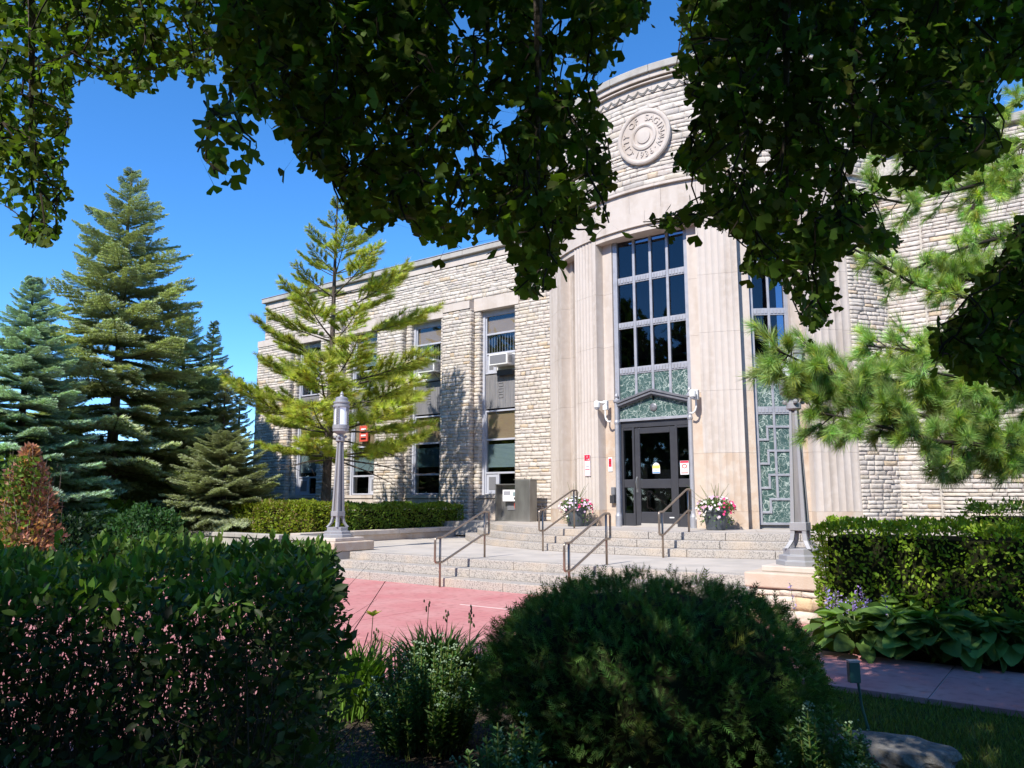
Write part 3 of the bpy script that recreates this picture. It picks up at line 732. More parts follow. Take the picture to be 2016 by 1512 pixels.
rg.build('print', 'red_paint', nq); MB().box(-7.90, -7.72, yd + .003, yd + .0078, 2.19, 2.21).build('print', 'red_paint', nq); MB().box(-7.90, -7.72, yd + .003, yd + .0078, 2.27, 2.275).build('print', 'sign_grey', nq)
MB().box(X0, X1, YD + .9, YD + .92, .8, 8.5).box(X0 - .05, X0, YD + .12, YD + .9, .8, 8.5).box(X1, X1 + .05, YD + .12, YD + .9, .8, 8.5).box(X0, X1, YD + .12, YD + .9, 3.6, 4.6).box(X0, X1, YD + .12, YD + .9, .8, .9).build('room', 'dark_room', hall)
# --- side bays with stepped fretwork
def side_bay(d0, d1):
    a0, a1 = A(d0), A(d1); wd = a1 - a0; D = -.40
    f = MB()
    for (q0, q1) in ((a0, a0 + .10), (a1 - .10, a1)): cbox(f, q0, q1, D - .1, D + .02, .985, 8.28, 1)
    cbox(f, a0 + .1, a1 - .1, D - .1, D + .01, 8.16, 8.28); cbox(f, a0 + .1, a1 - .1, D - .1, D + .015, .985, 1.04)
    fo = f.build('window', 'metal_trim', hall, bevel=.006)
    i0, i1 = a0 + .1, a1 - .1; mid = (i0 + i1) / 2; qx = i0 + (i1 - i0) * .27
    m = MB(); cbox(m, mid - .03, mid + .03, D - .06, D + .01, 1.60, 8.16, 1)
    for zu, zl in ((3.25, 2.95), (2.69, 2.39), (2.13, 1.83), (1.57, 1.27)):
        cbox(m, qx - .028, i1, D - .06, D + .008, zu - .026, zu + .026, 4); cbox(m, qx - .028, qx + .028, D - .06, D + .008, zl - .026, zu - .026, 1); cbox(m, i0, qx - .028, D - .06, D + .008, zl - .026, zl + .026, 1)
    m.build('fretwork', 'metal_trim', fo, bevel=.008)
    for sa, sb in ((i0, mid - .03), (mid + .03, i1)):
        for z0, z1 in ((7.30, 8.16), (6.10, 7.12), (4.91, 5.93)): cbox(MB(), sa, sb, D - .05, D - .04, z0, z1).build('pane', 'glass_tall', fo)
        for z0, z1 in ((7.12, 7.30), (5.93, 6.10), (4.73, 4.91), (3.55, 3.73)):
            t = cbox(MB(), sa, sb, D - .06, D + .005, z0, z1, 2)
            for q in range(4):
                ss = sa + (sb - sa) * (q + .5) / 4; cbox(t, ss - .035, ss + .035, D + .004, D + .018, z0 + .035, z1 - .035, 1)
            t.build('transom', 'metal_trim', fo, bevel=.003)
        cbox(MB(), sa, sb, D - .05, D - .02, 3.73, 4.73).build('marble_panel', 'green_marble', fo)
    cbox(MB(), i0, i1, D - .05, D - .02, 1.04, 3.55).build('marble_panel', 'green_marble', fo)
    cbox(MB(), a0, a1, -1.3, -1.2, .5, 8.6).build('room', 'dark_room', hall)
side_bay(26.0, 36.2); side_bay(-33.0, -29.3)

# ------------------------------------------------------------------ things on and by the facade
def ac_unit(x0, x1, y, z0, z1, dep, label, bracket):
    t = thing('air_conditioner', label, 'air conditioner', ((x0 + x1) / 2, y, z0), 'window air conditioners on the left wing')
    w2 = (x1 - x0) / 2; h = z1 - z0
    b = MB(); b.box(-w2, w2, -dep, .15, 0, h); b.build('case', 'white_metal', t, bevel=.015)
    g = MB().box(-w2 + .04, w2 - .05, -dep - .008, -dep + .001, .05, h - .05)
    go = g.build('grille', 'grille_grey', t)
    f = MB()
    for q in range(6): f.box(w2 - .001, w2 + .006, -dep + .06, -dep * .35, .08 + q * (h - .14) / 6, .10 + q * (h - .14) / 6)
    f.build('louvre', 'grille_grey', t)
    if bracket:
        m = MB()
        for xx in (-w2 + .08, w2 - .08):
            m.tube([(xx, -dep + .03, -.02), (xx, .2, -.02)], .012, 6); m.tube([(xx, -dep + .05, -.02), (xx + .02, .2, -.42)], .012, 6)
        m.build('bracket', 'door_metal', t)
ac_unit(WB[1][0] + .62, WB[1][1] - .08, YW + .15, 5.98, 6.42, .42, 'white box air conditioner on a strut bracket in the upper window behind the pine tip', True)
ac_unit(WB[0][0] + .62, WB[0][1] - .12, YW + .15, 5.92, 6.30, .42, 'small white air conditioner in the upper window nearest the bowed entrance', False)
MB().box(WB[0][0] + .55, WB[0][1] - .1, YW + .24, YW + .27, 5.8, 6.4).build('panel', 'white_metal', hall)
MB().box(WB[0][0] + .70, WB[0][1] - .16, YW + .05, YW + .2, 5.62, 5.80).build('panel', 'door_metal', hall)
MB().box(WB[1][0] + .12, WB[1][1] - .08, YW + .26, YW + .28, 5.8, 6.4).build('panel', 'white_metal', hall)
# security cameras
def seccam(p, label, flip):
    t = thing('security_camera', label, 'security camera', tuple(p), 'white security cameras beside the door')
    MB().box(-.06, .06, -.05, .06, -.12, .12).build('bracket', 'white_metal', t, bevel=.01)
    sgn = -1 if flip else .0
    MB().lathe([(.02, 0), (.075, .0), (.08, .05), (.08, .13), (.05, .17), (.01, .18)], -.16 if flip else -.02, -.16, 14, -.06).build('housing', 'white_metal', t)
    MB().lathe([(.01, -.06), (.05, -.045), (.065, 0)], -.16 if flip else -.02, -.16, 14, -.06).build('lens', 'sign_grey', t)
    MB().tube([(-.16 if flip else -.02, -.14, .08), (0, -.04, .06)], .03, 8).build('arm', 'white_metal', t)
    s = 1 if flip else -1
    MB().tube([(.0, -.02, -.12), (.0, -.02, -.30), (s * .03, -.02, -.38), (s * .09, -.02, -.43), (s * .16, -.02, -.42)], .022, 8).build('conduit', 'white_metal', t)
seccam((-9.80, 17.22, 3.95), 'white security camera on the stone left of the entrance door', True)
seccam((-7.32, 17.18, 4.02), 'white security camera on the stone right of the entrance door', False)
# signs on the left pilaster and jamb
def plate(name, label, cat, s, z, w_, h_, items, d=.01):
    c = Vector(PB(A(s), d, z)); ang = math.atan2(c.x - XC, YC - c.y)
    t = thing(name, label, cat, tuple(c), None, ang)
    MB().box(-w_ / 2, w_ / 2, -.006, .006, -h_ / 2, h_ / 2).build('plate', 'sign_white', t, bevel=.003)
    for (x0, x1, z0, z1, m) in items: MB().box(x0, x1, -.0095, -.0061, z0, z1).build('print', m, t)
    return t
plate('wall_sign', 'narrow white and red notice sign on the left fluted pilaster', 'sign', -21.3, 2.44, .235, .56,
      [(-.113, .113, .12, .272, 'sign_red'), (-.02, .02, .2, .245, 'sign_white'), (-.085, .085, .14, .165, 'sign_white'), (-.065, .065, -.045, -.025, 'sign_grey'), (-.085, .085, -.12, -.1, 'sign_red'),
       (-.105, -.1, -.27, .11, 'sign_red'), (.1, .105, -.27, .11, 'sign_red'), (-.1, .1, -.27, -.265, 'sign_red')])
plate('alarm_box', 'small red and grey box on the jamb left of the door', 'alarm box', -15.0, 2.45, .14, .36, [(-.05, .05, -.06, .15, 'sign_red'), (-.03, .03, .0, .09, 'red_paint')], -.25)
q = thing('card_reader', 'dark grey card reader and button box left of the door post', 'card reader', tuple(PB(A(-13.9), -.25, 1.6)), None, rad(-14))
MB().box(-.05, .07, -.05, 0, .08, .27).build('reader', 'grille_grey', q, bevel=.006); MB().box(-.06, .08, -.09, 0, -.13, .07).build('button_box', 'door_metal', q, bevel=.006)
# steel cabinet at the corner of the platform
c0 = aty(988, 1027, 19.45); cb = thing('metal_cabinet', 'stainless steel cabinet with an open bay holding a white device, against the stone wall', 'cabinet', (-14.85, 19.4, .9))
MB().box(0, .78, 0, .04, .0, 1.10).box(0, .035, -.28, 0, 0, 1.12).box(0, .80, -.28, .04, 1.10, 1.13).box(0, .78, -.28, 0, 0, .03).build('open_case', 'stainless', cb, bevel=.004)
MB().box(.80, 1.36, -.34, .04, 0, 1.24).build('closed_case', 'stainless', cb, bevel=.008)
MB().box(.72, 1.40, -.30, .02, 1.243, 1.262).build('lid', 'stainless', cb)
MB().tube([(1.0, -.1, 1.26), (1.0, -.1, 1.31)], .012, 6).tube([(1.24, -.1, 1.26), (1.24, -.1, 1.30)], .012, 6).build('bolt', 'door_metal', cb)
dv = MB().box(.20, .76, -.16, -.06, .60, .95).build('device', 'sign_white', cb, bevel=.006)
MB().box(.24, .50, -.166, -.161, .64, .91).build('screen', 'sign_grey', dv); MB().box(.26, .50, -.17, -.1665, .64, .78).build('paper', 'sign_white', dv)
MB().box(.60, .74, -.166, -.161, .76, .88).build('screen', 'blind_teal', dv); MB().lathe([(.001, 0), (.035, 0), (.035, .02), (.001, .02)], 0, 0, 12).map(lambda x, y, z: (.68 + x, -.161 - z, .69 + y)).build('knob', 'door_metal', dv)
MB().tube([(.66, -.1, .60), (.62, -.12, .5), (.66, -.14, .38), (.74, -.13, .30)], .01, 6).build('cable', 'red_paint', cb)
MB().box(.28, .62, -.02, -.001, .33, .58).build('back_plate', 'grille_grey', cb)

# ------------------------------------------------------------------ handrails
def rail(pa, pb, label):
    a = Vector(pa); b = Vector(pb); L_ = math.hypot(b.x - a.x, b.y - a.y); h = b.z - a.z
    ang = math.atan2(b.y - a.y, b.x - a.x)
    t = thing('handrail', label, 'handrail', tuple(a), 'bronze tube handrails on the entrance steps', ang)
    lo, hi = .44, .88; e = .14
    pts = [(-e, lo), (-e, hi), (.04, hi), (L_ - .06, h + hi), (L_ + e, h + hi), (L_ + e, h + lo), (L_ - .05, h + lo), (.06, lo), (-e, lo)]
    P = []; n = len(pts) - 1
    for i in range(n):
        p0 = Vector(pts[i - 1 if i else n - 1]); p1 = Vector(pts[i]); p2 = Vector(pts[i + 1]); r = .05
        d1 = (p0 - p1).normalized(); d2 = (p2 - p1).normalized()
        for tt in (0, .33, .67, 1):
            P.append((p1 + d1 * r) * (1 - tt) ** 2 + p1 * 2 * tt * (1 - tt) + (p1 + (d2 * r)) * tt ** 2)
    P.append(P[0]); MB().tube([(p.x, 0, p.y) for p in P], .021, 10, cap=False).build('rail_loop', 'rail_metal', t, smooth=True)
    MB().tube([(0, 0, -.02), (0, 0, hi)], .021, 10).build('post', 'rail_metal', t, smooth=True); MB().tube([(L_, 0, h - .02), (L_, 0, h + hi)], .021, 10).build('post', 'rail_metal', t, smooth=True)
pA0, pA1 = atz(868.5, 1153, 0), atz(950, 1096, .45)
rail((-9.64, 10.78, 0), (-9.64, 12.08, .45), 'bronze handrail on the lower flight, the one farther from the round bush')
rail((-6.86, 10.78, 0), (-6.86, 12.0, .45), 'bronze handrail on the lower flight, half hidden behind the round bush')
rail((-9.74, 14.25, .45), (-9.74, 15.55, .9), 'bronze handrail on the curved upper flight, beside the flower pot left of the door')
rail((-6.80, 14.10, .45), (-6.80, 15.35, .9), 'bronze handrail on the curved upper flight, in front of the door')

# ------------------------------------------------------------------ lamp plinths, lamps, low wall
def lamp_post(x, y, z, label):
    t = thing('lamp_post', label, 'lamp post', (x, y, z), 'grey lamp posts flanking the steps')
    oct_ = lambda r, z0, z1: [(r, z0), (r, z1)]
    MB().lathe([(.34, 0), (.34, .06), (.30, .07), (.30, .13), (.24, .14), (.24, .22)], 0, 0, 8).build('base', 'lamp_paint', t, bevel=.005)
    H = 2.16; m = MB()
    for sx_, sy_ in ((-1, -1), (1, -1), (1, 1), (-1, 1)):
        g = MB(); prof = [(.20, .22), (.165, .27), (.132, .33), (.115, .42), (.058, H)]
        V = []
        for r, zz in prof:
            w_ = .040 if zz < .4 else .038 - .014 * (zz - .4) / 1.7; c = r * .92
            for ax, ay in ((c - w_ * 1.5, c - w_ * 1.5), (c, c - w_ * 1.5), (c, c), (c - w_ * 1.5, c)): V.append((sx_ * ax, sy_ * ay, zz))
        Fq = [(0, 1, 2, 3), tuple(range(len(V) - 4, len(V)))]
        for i in range(len(prof) - 1):
            for k in range(4): Fq.append((4 * i + k, 4 * i + (k + 1) % 4, 4 * i + 4 + (k + 1) % 4, 4 * i + 4 + k))
        g.add(V, Fq).build('leg', 'lamp_paint', t, bevel=.006)
    MB().add([(-.07, -.07, .42), (.07, -.07, .42), (.07, .07, .42), (-.07, .07, .42), (-.04, -.04, H), (.04, -.04, H), (.04, .04, H), (-.04, .04, H)],
             [(0, 1, 5, 4), (1, 2, 6, 5), (2, 3, 7, 6), (3, 0, 4, 7)]).build('core', 'spandrel_metal', t)
    MB().box(-.112, .112, -.112, .112, .46, .57).build('band', 'lamp_paint', t, bevel=.005)
    MB().lathe([(.07, H - .04), (.10, H - .02), (.10, H + .05), (.075, H + .07), (.07, H + .13), (.16, H + .18), (.18, H + .20), (.18, H + .24)], 0, 0, 20).build('collar', 'lamp_paint', t)
    for k in range(4):
        a = math.pi / 2 * k + .5; MB().lathe([(.005, 0), (.03, .01), (.035, .035), (.025, .06), (.005, .07)], .12 * math.cos(a), .12 * math.sin(a), 8, H + .04).build('knob', 'lamp_paint', t)
    z0 = H + .24
    MB().lathe([(.165, z0), (.185, z0 + .01), (.185, z0 + .10), (.165, z0 + .11)], 0, 0, 24).build('lantern_base', 'lamp_paint', t)
    MB().lathe([(.145, z0 + .11), (.145, z0 + .52)], 0, 0, 24).build('lamp_glass', 'lamp_glass', t)
    mm = MB()
    for k in range(4):
        a = math.pi / 2 * k + .35
        for da in (-.2, .2):
            cx_, cy_ = .16 * math.cos(a + da), .16 * math.sin(a + da); mm.tube([(cx_, cy_, z0 + .1), (cx_, cy_, z0 + .54)], .014, 6)
        for q_ in range(8): 
            cx_, cy_ = .163 * math.cos(a), .163 * math.sin(a); mm.box(cx_ - .022, cx_ + .022, cy_ - .022, cy_ + .022, z0 + .12 + q_ * .052, z0 + .148 + q_ * .052)
    mm.build('lantern_cage', 'lamp_paint', t)
    MB().lathe([(.165, z0 + .50), (.19, z0 + .51), (.19, z0 + .55), (.172, z0 + .56), (.172, z0 + .59), (.19, z0 + .60), (.19, z0 + .63), (.145, z0 + .65), (.14, z0 + .72), (.11, z0 + .74), (.05, z0 + .755), (.035, z0 + .79), (.045, z0 + .81), (.03, z0 + .84), (.005, z0 + .88)], 0, 0, 24).build('lantern_cap', 'lamp_paint', t)
m_ = mat('lamp_glass', (.75, .78, .85), .5, spec=.5, emit=((.8, .85, 1), .12))
def plinth(x0, x1, y0, y1, zt, label, rubble):
    t = thing('lamp_plinth', label, 'plinth', (0, 0, 0))
    if rubble:
        MB().box(x0 + .05, x1 - .05, y0 + .05, y1 - .05, -.05, zt - .2).build('core', 'mortar', t)
        r = np.random.default_rng(5); z = -.02
        while z < zt - .24:
            h = r.uniform(.1, .19); h = min(h, zt - .215 - z)
            for face in range(2):
                s, e = (x0 + .04, x1 - .04) if face == 0 else (y0 + .04, y1 - .04)
                if face: continue
                while s < e - .02:
                    L_ = r.uniform(.18, .5); L_ = e - s if e - s - L_ < .1 else L_
                    lv_ = stone_local(L_, h, .01, r); P = np.stack([s + lv_[:, 0], y0 + .05 - lv_[:, 1], z + lv_[:, 2]], 1)
                    o = np_obj('stone', P, SF[:, ::-1], 'split_stone_single', t); o.color = (*((.55, .42, .26) if r.random() < .5 else (.56, .50, .42)), 1); s += L_
            z += h
            if h < .03: break
    else: MB().box(x0 + .02, x1 - .02, y0 + .02, y1 - .02, 0, zt - .20).build('block', 'limestone_grey', t, bevel=.01)
    MB().box(x0, x1, y0, y1, zt - .195, zt - .0).build('cap', 'limestone_warm', t, bevel=.02)
    cx_, cy_ = (x0 + x1) / 2, (y0 + y1) / 2
    MB().box(cx_ - .42, cx_ + .42, cy_ - .42, cy_ + .42, zt + .001, zt + .08).build('tier', 'limestone', t, bevel=.015)
LP, RP_ = (-13.58, 11.75), (-3.25, 11.02)
plinth(LP[0] - .58, LP[0] + .58, LP[1] - .58, LP[1] + .58, .66, 'square stone plinth under the lamp post by the low wall', False)
plinth(RP_[0] - .60, RP_[0] + .60, RP_[1] - .60, RP_[1] + .60, .62, 'rough stone plinth with a smooth cap under the lamp post beside the sunlit clipped hedge', True)
lamp_post(LP[0], LP[1], .74, 'grey tapered lamp post with a white cylinder lantern, in front of the young pine')
lamp_post(RP_[0], RP_[1], .70, 'grey tapered lamp post whose lantern is hidden in pine needles')
lw_ = thing('low_wall', 'low buff stone wall with coping along the edge of the landing', 'wall')
yy = [12.3, 14.0, 15.7, 17.4, 18.6]
for a, b in zip(yy[:-1], yy[1:]):
    MB().box(-15.92, -15.62, a + .002, b - .002, 0, .62).build('wall_block', 'limestone_warm', lw_, bevel=.006); MB().box(-15.96, -15.57, a + .002, b - .002, .622, .74).build('coping', 'limestone', lw_, bevel=.012)
xx_ = [-21.5, -19.6, -17.8, -15.97]
for a, b in list(zip(xx_[:-1], xx_[1:])) + [(-15.56, -14.2)]:
    MB().box(a + .002, b - .002, 12.02, 12.28, 0, .60).build('wall_block', 'limestone_grey', lw_, bevel=.006); MB().box(a + .002, b - .002, 11.98, 12.29, .602, .71).build('coping', 'limestone_grey', lw_, bevel=.012)
pp = thing('pipe_stub', 'short pale pipe standing at the end of the low wall by the terrace hedge', 'pipe', tuple(atz(922, 1037, .72)))
MB().tube([(0, 0, -.2), (0, 0, .28)], .05, 10).build('pipe', 'metal_trim', pp)

# ------------------------------------------------------------------ plants: generic builders
def box_shell(n, x0, x1, y0, y1, z0, z1, faces='top,x0,x1,y0,y1', rnd=.05):
    """points near the skin of a box with outward normals"""
    A_ = dict(top=(x1 - x0) * (y1 - y0), x0=(y1 - y0) * (z1 - z0), x1=(y1 - y0) * (z1 - z0), y0=(x1 - x0) * (z1 - z0), y1=(x1 - x0) * (z1 - z0))
    fs = faces.split(','); tot = sum(A_[f] for f in fs); P = []; Nn = []
    for f in fs:
        k = int(n * A_[f] / tot); U = rng.random((k, 3)); p = np.stack([x0 + U[:, 0] * (x1 - x0), y0 + U[:, 1] * (y1 - y0), z0 + U[:, 2] * (z1 - z0)], 1); nn = np.zeros((k, 3))
        ax, val, sg = dict(top=(2, z1, 1), x0=(0, x0, -1), x1=(0, x1, 1), y0=(1, y0, -1), y1=(1, y1, 1))[f]
        p[:, ax] = val - sg * np.abs(rng.normal(0, rnd, k)); nn[:, ax] = sg; P.append(p); Nn.append(nn)
    P = np.concatenate(P); Nn = np.concatenate(Nn)
    bumps = .035 * np.sin(P[:, 0] * 5.1 + P[:, 1] * 3.3) + .03 * np.sin(P[:, 1] * 7.7 + P[:, 2] * 4) + .02 * np.sin(P[:, 0] * 13 + P[:, 2] * 9)
    c = np.array([(x0 + x1) / 2, (y0 + y1) / 2, (z0 + z1) / 2]); hx = np.array([(x1 - x0) / 2, (y1 - y0) / 2, (z1 - z0) / 2])
    q = (P - c) / hx; e = np.sort(np.abs(q), axis=1); edge = np.clip((e[:, 1] - .8) / .2, 0, 1) * 0
    d = np.abs(P - c) - (hx - .16); d = np.clip(d, 0, None); rr = np.linalg.norm(d, axis=1); over = np.clip(rr - .16, 0, None)
    P = P - np.sign(P - c) * d * (over / (rr + 1e-6))[:, None]
    return P + Nn * bumps[:, None], Nn
def leaves(P, Nn, size, tmpl=(LEAF, LEAF_F), col=(.1, .2, .04), spread=.9, up=.35, amt=.2, sv=.25):
    n = len(P); d = Nn * .6 + rng.normal(0, spread, (n, 3)) * .6 + np.array([0, 0, up]); R = frames(d, Nn + rng.normal(0, .5, (n, 3)))
    sc_ = size * (1 + rng.normal(0, sv, n)).clip(.4, 1.8); V, Fv = scatter(tmpl[0], tmpl[1], P, R, sc_)
    return V, Fv, jit(n, col, amt, len(tmpl[0]))
def stems(n, fn_base, fn_top, r, bends=.05):
    V = []; Fq = []; k = 0
    for i in range(n):
        a = np.array(fn_base()); b = np.array(fn_top(a)); m = (a + b) / 2 + rng.normal(0, bends, 3); P = [a, m, b]; rs = [r, r * .75, r * .4]
        for p, rr in zip(P, rs):
            for t in range(3): V.append(p + rr * np.array([math.cos(t * 2.1), math.sin(t * 2.1), 0]))
        for s_ in range(2):
            for t in range(3): Fq.append((k + 3 * s_ + t, k + 3 * s_ + (t + 1) % 3, k + 3 * s_ + 3 + (t + 1) % 3, k + 3 * s_ + 3 + t))
        k += 9
    return np.array(V), np.array(Fq)
def hedge(name, label, box, n, size, cols, core=True, faces='top,x0,x1,y0,y1', tmpl=(LEAF2, LEAF2_F), group=None, corecut=.16, T=None, bare=0.):
    x0, x1, y0, y1, z0, z1 = box; t = thing(name, label, 'hedge', (0, 0, 0), group)
    P, Nn = box_shell(n, *box, faces=faces, rnd=.06)
    keep = np.ones(len(P), bool)
    if bare: keep = rng.random(len(P)) > bare * np.clip(1 - (P[:, 2] - z0) / (z1 - z0) * 1.25, 0, 1)
    P, Nn = P[keep], Nn[keep]
    blot = .5 + .5 * np.sin(P[:, 0] * 2.3 + 1) * np.sin(P[:, 1] * 2.9 + P[:, 2] * 3.1)
    V, Fv, C = leaves(P, Nn, size, tmpl, cols[0], .9, .35, .2)
    k = len(tmpl[0]); pick = (rng.random(len(P)) < .35 * blot).repeat(k); C[pick] = C[pick] * 0 + jit(len(P), cols[1], .2, k)[pick]
    topb = (Nn[:, 2] > .5).repeat(k); C[topb] *= 1.0
    if T is not None: V = T(V)
    np_obj('foliage', V, Fv, 'leaf_hedge', t, C)
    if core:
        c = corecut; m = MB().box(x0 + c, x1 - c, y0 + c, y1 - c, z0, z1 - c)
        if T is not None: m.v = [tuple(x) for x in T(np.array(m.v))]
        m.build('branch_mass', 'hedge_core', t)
    sv_, sf_ = stems(int(14 * (x1 - x0) * (y1 - y0) + 12), lambda: (rng.uniform(x0 + .1, x1 - .1), rng.uniform(y0 + .1, y1 - .1), z0 - .02), lambda a: (a[0] + rng.normal(0, .1), a[1] + rng.normal(0, .1), z0 + (z1 - z0) * rng.uniform(.5, .95)), .012)
    if T is not None: sv_ = T(sv_)
    np_obj('stems', sv_, sf_, 'twig', t)
    return t

HG = 'clipped hedges around the entrance'
YG = [(.16, .22, .022), (.10, .16, .022)]
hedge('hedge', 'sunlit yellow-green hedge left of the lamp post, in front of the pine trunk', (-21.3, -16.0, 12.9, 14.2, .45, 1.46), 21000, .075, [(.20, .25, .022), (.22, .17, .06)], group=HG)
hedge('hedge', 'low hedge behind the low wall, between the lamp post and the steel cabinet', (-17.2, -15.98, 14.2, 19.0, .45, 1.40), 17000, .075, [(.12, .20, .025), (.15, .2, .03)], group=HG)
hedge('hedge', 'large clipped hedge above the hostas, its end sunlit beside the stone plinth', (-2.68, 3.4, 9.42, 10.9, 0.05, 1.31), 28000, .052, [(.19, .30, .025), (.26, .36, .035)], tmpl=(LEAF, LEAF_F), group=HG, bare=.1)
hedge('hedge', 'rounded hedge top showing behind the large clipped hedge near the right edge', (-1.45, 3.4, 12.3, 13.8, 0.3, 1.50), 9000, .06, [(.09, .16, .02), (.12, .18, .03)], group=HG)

# near hedge on the left: hollow, leafy top and skin, bare stems below; laid across the view
HC, HS = math.cos(rad(12.5)), math.sin(rad(12.5)); HO = gt(2.55, -.57); HA = RT * HC + FH * HS; HE = FH * HC - RT * HS
def Tn(V): V = np.asarray(V); return HO[None] + V[:, 1:2] * HE[None] + V[:, 0:1] * HA[None] + V[:, 2:3] * np.array([[0, 0, 1.]])
nh = thing('hedge', 'big dark shaded hedge closest to the viewer with bare stems and gaps low down', 'hedge', (0, 0, 0), HG)
hb = (-4.6, 0.0, 0.0, 2.45, 0.0, 1.325)
parts = []
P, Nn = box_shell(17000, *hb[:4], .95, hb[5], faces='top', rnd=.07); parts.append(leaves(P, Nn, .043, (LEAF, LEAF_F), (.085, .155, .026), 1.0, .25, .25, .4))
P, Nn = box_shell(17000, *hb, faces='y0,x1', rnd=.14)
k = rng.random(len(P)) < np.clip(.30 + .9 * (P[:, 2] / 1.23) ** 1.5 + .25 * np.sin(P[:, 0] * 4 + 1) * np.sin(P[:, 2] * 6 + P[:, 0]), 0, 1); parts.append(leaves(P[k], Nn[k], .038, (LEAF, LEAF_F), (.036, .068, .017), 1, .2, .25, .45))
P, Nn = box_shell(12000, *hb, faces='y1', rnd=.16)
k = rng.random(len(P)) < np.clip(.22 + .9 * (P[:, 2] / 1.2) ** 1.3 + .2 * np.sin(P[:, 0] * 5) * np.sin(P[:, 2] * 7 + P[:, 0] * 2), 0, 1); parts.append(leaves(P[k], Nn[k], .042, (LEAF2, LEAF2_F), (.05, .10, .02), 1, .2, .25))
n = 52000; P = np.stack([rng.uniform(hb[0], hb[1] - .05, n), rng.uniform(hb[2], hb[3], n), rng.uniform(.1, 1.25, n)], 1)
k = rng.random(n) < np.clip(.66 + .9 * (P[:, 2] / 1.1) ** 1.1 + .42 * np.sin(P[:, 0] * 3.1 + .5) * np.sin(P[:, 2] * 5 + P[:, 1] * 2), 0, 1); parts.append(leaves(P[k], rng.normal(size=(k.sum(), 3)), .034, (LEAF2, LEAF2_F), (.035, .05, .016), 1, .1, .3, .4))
# long fresh shoots on top
for i in range(110):
    bx_, by_ = rng.uniform(-4.3, -.05), rng.uniform(.05, 2.4); L_ = rng.uniform(.05, .12); q_ = np.arange(0, 1, .22)
    pp_ = np.stack([np.full(len(q_), bx_), np.full(len(q_), by_), 1.29 + q_ * L_], 1) + rng.normal(0, .008, (len(q_), 3))
    parts.append(leaves(pp_, np.tile([0, 0, 1.], (len(q_), 1)) + rng.normal(0, .8, (len(q_), 3)), .06, (LEAF, LEAF_F), (.11, .19, .03), .5, .5, .2))
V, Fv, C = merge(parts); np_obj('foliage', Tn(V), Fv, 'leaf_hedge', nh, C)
sv_, sf_ = stems(800, lambda: (rng.uniform(hb[0], hb[1] - .1), rng.uniform(hb[2] + .1, hb[3] - .1), 0), lambda a: (a[0] + rng.normal(0, .22), np.clip(a[1] + rng.normal(0, .2), .05, 2.4), rng.uniform(.6, 1.2)), .0065, .05)
np_obj('stems', Tn(sv_), sf_, 'twig', nh)
sv_, sf_ = stems(6500, lambda: (rng.uniform(hb[0], hb[1] - .1), rng.uniform(hb[2] + .05, hb[3] - .05), rng.uniform(.1, .9)), lambda a: a + rng.normal(0, .13, 3) + np.array([.05, 0, .17]), .0028, .02)
np_obj('twigs', Tn(sv_), sf_, 'twig', nh)

# clipped yew mound
def yew():
    c = gt(5.05, .83); t = thing('yew_bush', 'large round clipped dark evergreen bush in the shaded bed', 'bush', tuple(c))
    RX, RY, H_ = 1.04, .98, 1.0
    # flat spray template: a twig with needle leaves both sides
    V = [(0, 0, 0), (.02, 1, .1), (-.02, 1, .1)]; Fq = [(0, 1, 2)]
    for i in range(5):
        y = .15 + .17 * i
        for s_ in (-1, 1):
            b = len(V); V += [(0, y, y * .1), (s_ * .30 * (1.05 - .1 * i), y + .30, y * .1 + .06), (0, y + .10, y * .1)]; Fq.append((b, b + 1, b + 2))
    T = np.array(V); TF = np.array(Fq); n = 17500
    th_ = rng.uniform(0, 2 * math.pi, n); ph = np.arccos(rng.uniform(-.08, 1, n) ** 1.0); 
    def sup(th, ph):
        ce = np.sign(np.cos(ph)) * np.abs(np.cos(ph)) ** .64; se = np.abs(np.sin(ph)) ** .72
        r = np.stack([se * np.cos(th), se * np.sin(th), ce], -1)
        b = 1 + .04 * np.sin(3 * th + 1) + .035 * np.sin(6 * th + ph * 6) * np.sin(5 * ph) + .03 * np.sin(11 * th - 9 * ph)
        return r * b[..., None]
    D = sup(th_, ph); P = D * np.array([RX, RY, H_ * .93]) * (1 - np.abs(rng.normal(0, .035, (n, 1)))) + np.array([0, 0, .12])
    low = P[:, 2] < .45; P[low, :2] *= (1 - .22 * (.45 - P[low, 2:3]) / .45)
    Nn = D / np.linalg.norm(D, axis=1, keepdims=True)
    R = frames(Nn * .9 + rng.normal(0, .55, (n, 3)) + np.array([0, 0, .15]), Nn + rng.normal(0, .6, (n, 3)))
    V, Fv = scatter(T, TF, P, R, .060 * (1 + rng.normal(0, .3, n)).clip(.5, 2.0)); C = jit(n, (.075, .14, .035), .32, len(T)); bp = ((np.sin(th_ * 5 + 1) * np.sin(ph * 7 + th_ * 2) > .72) & (rng.random(n) < .6)).repeat(len(T)); C[bp] = C[bp] * np.array([1.3, .85, .75]); tp_ = (rng.random(n) < .12).repeat(len(T)); C[tp_] *= 1.7
    np_obj('foliage', V, Fv, 'leaf_soft', t, C)
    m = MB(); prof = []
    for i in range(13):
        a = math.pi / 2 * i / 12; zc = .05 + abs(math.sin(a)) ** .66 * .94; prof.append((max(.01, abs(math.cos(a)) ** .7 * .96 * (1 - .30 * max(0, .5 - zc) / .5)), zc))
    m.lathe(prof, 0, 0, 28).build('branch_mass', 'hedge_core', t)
yew()

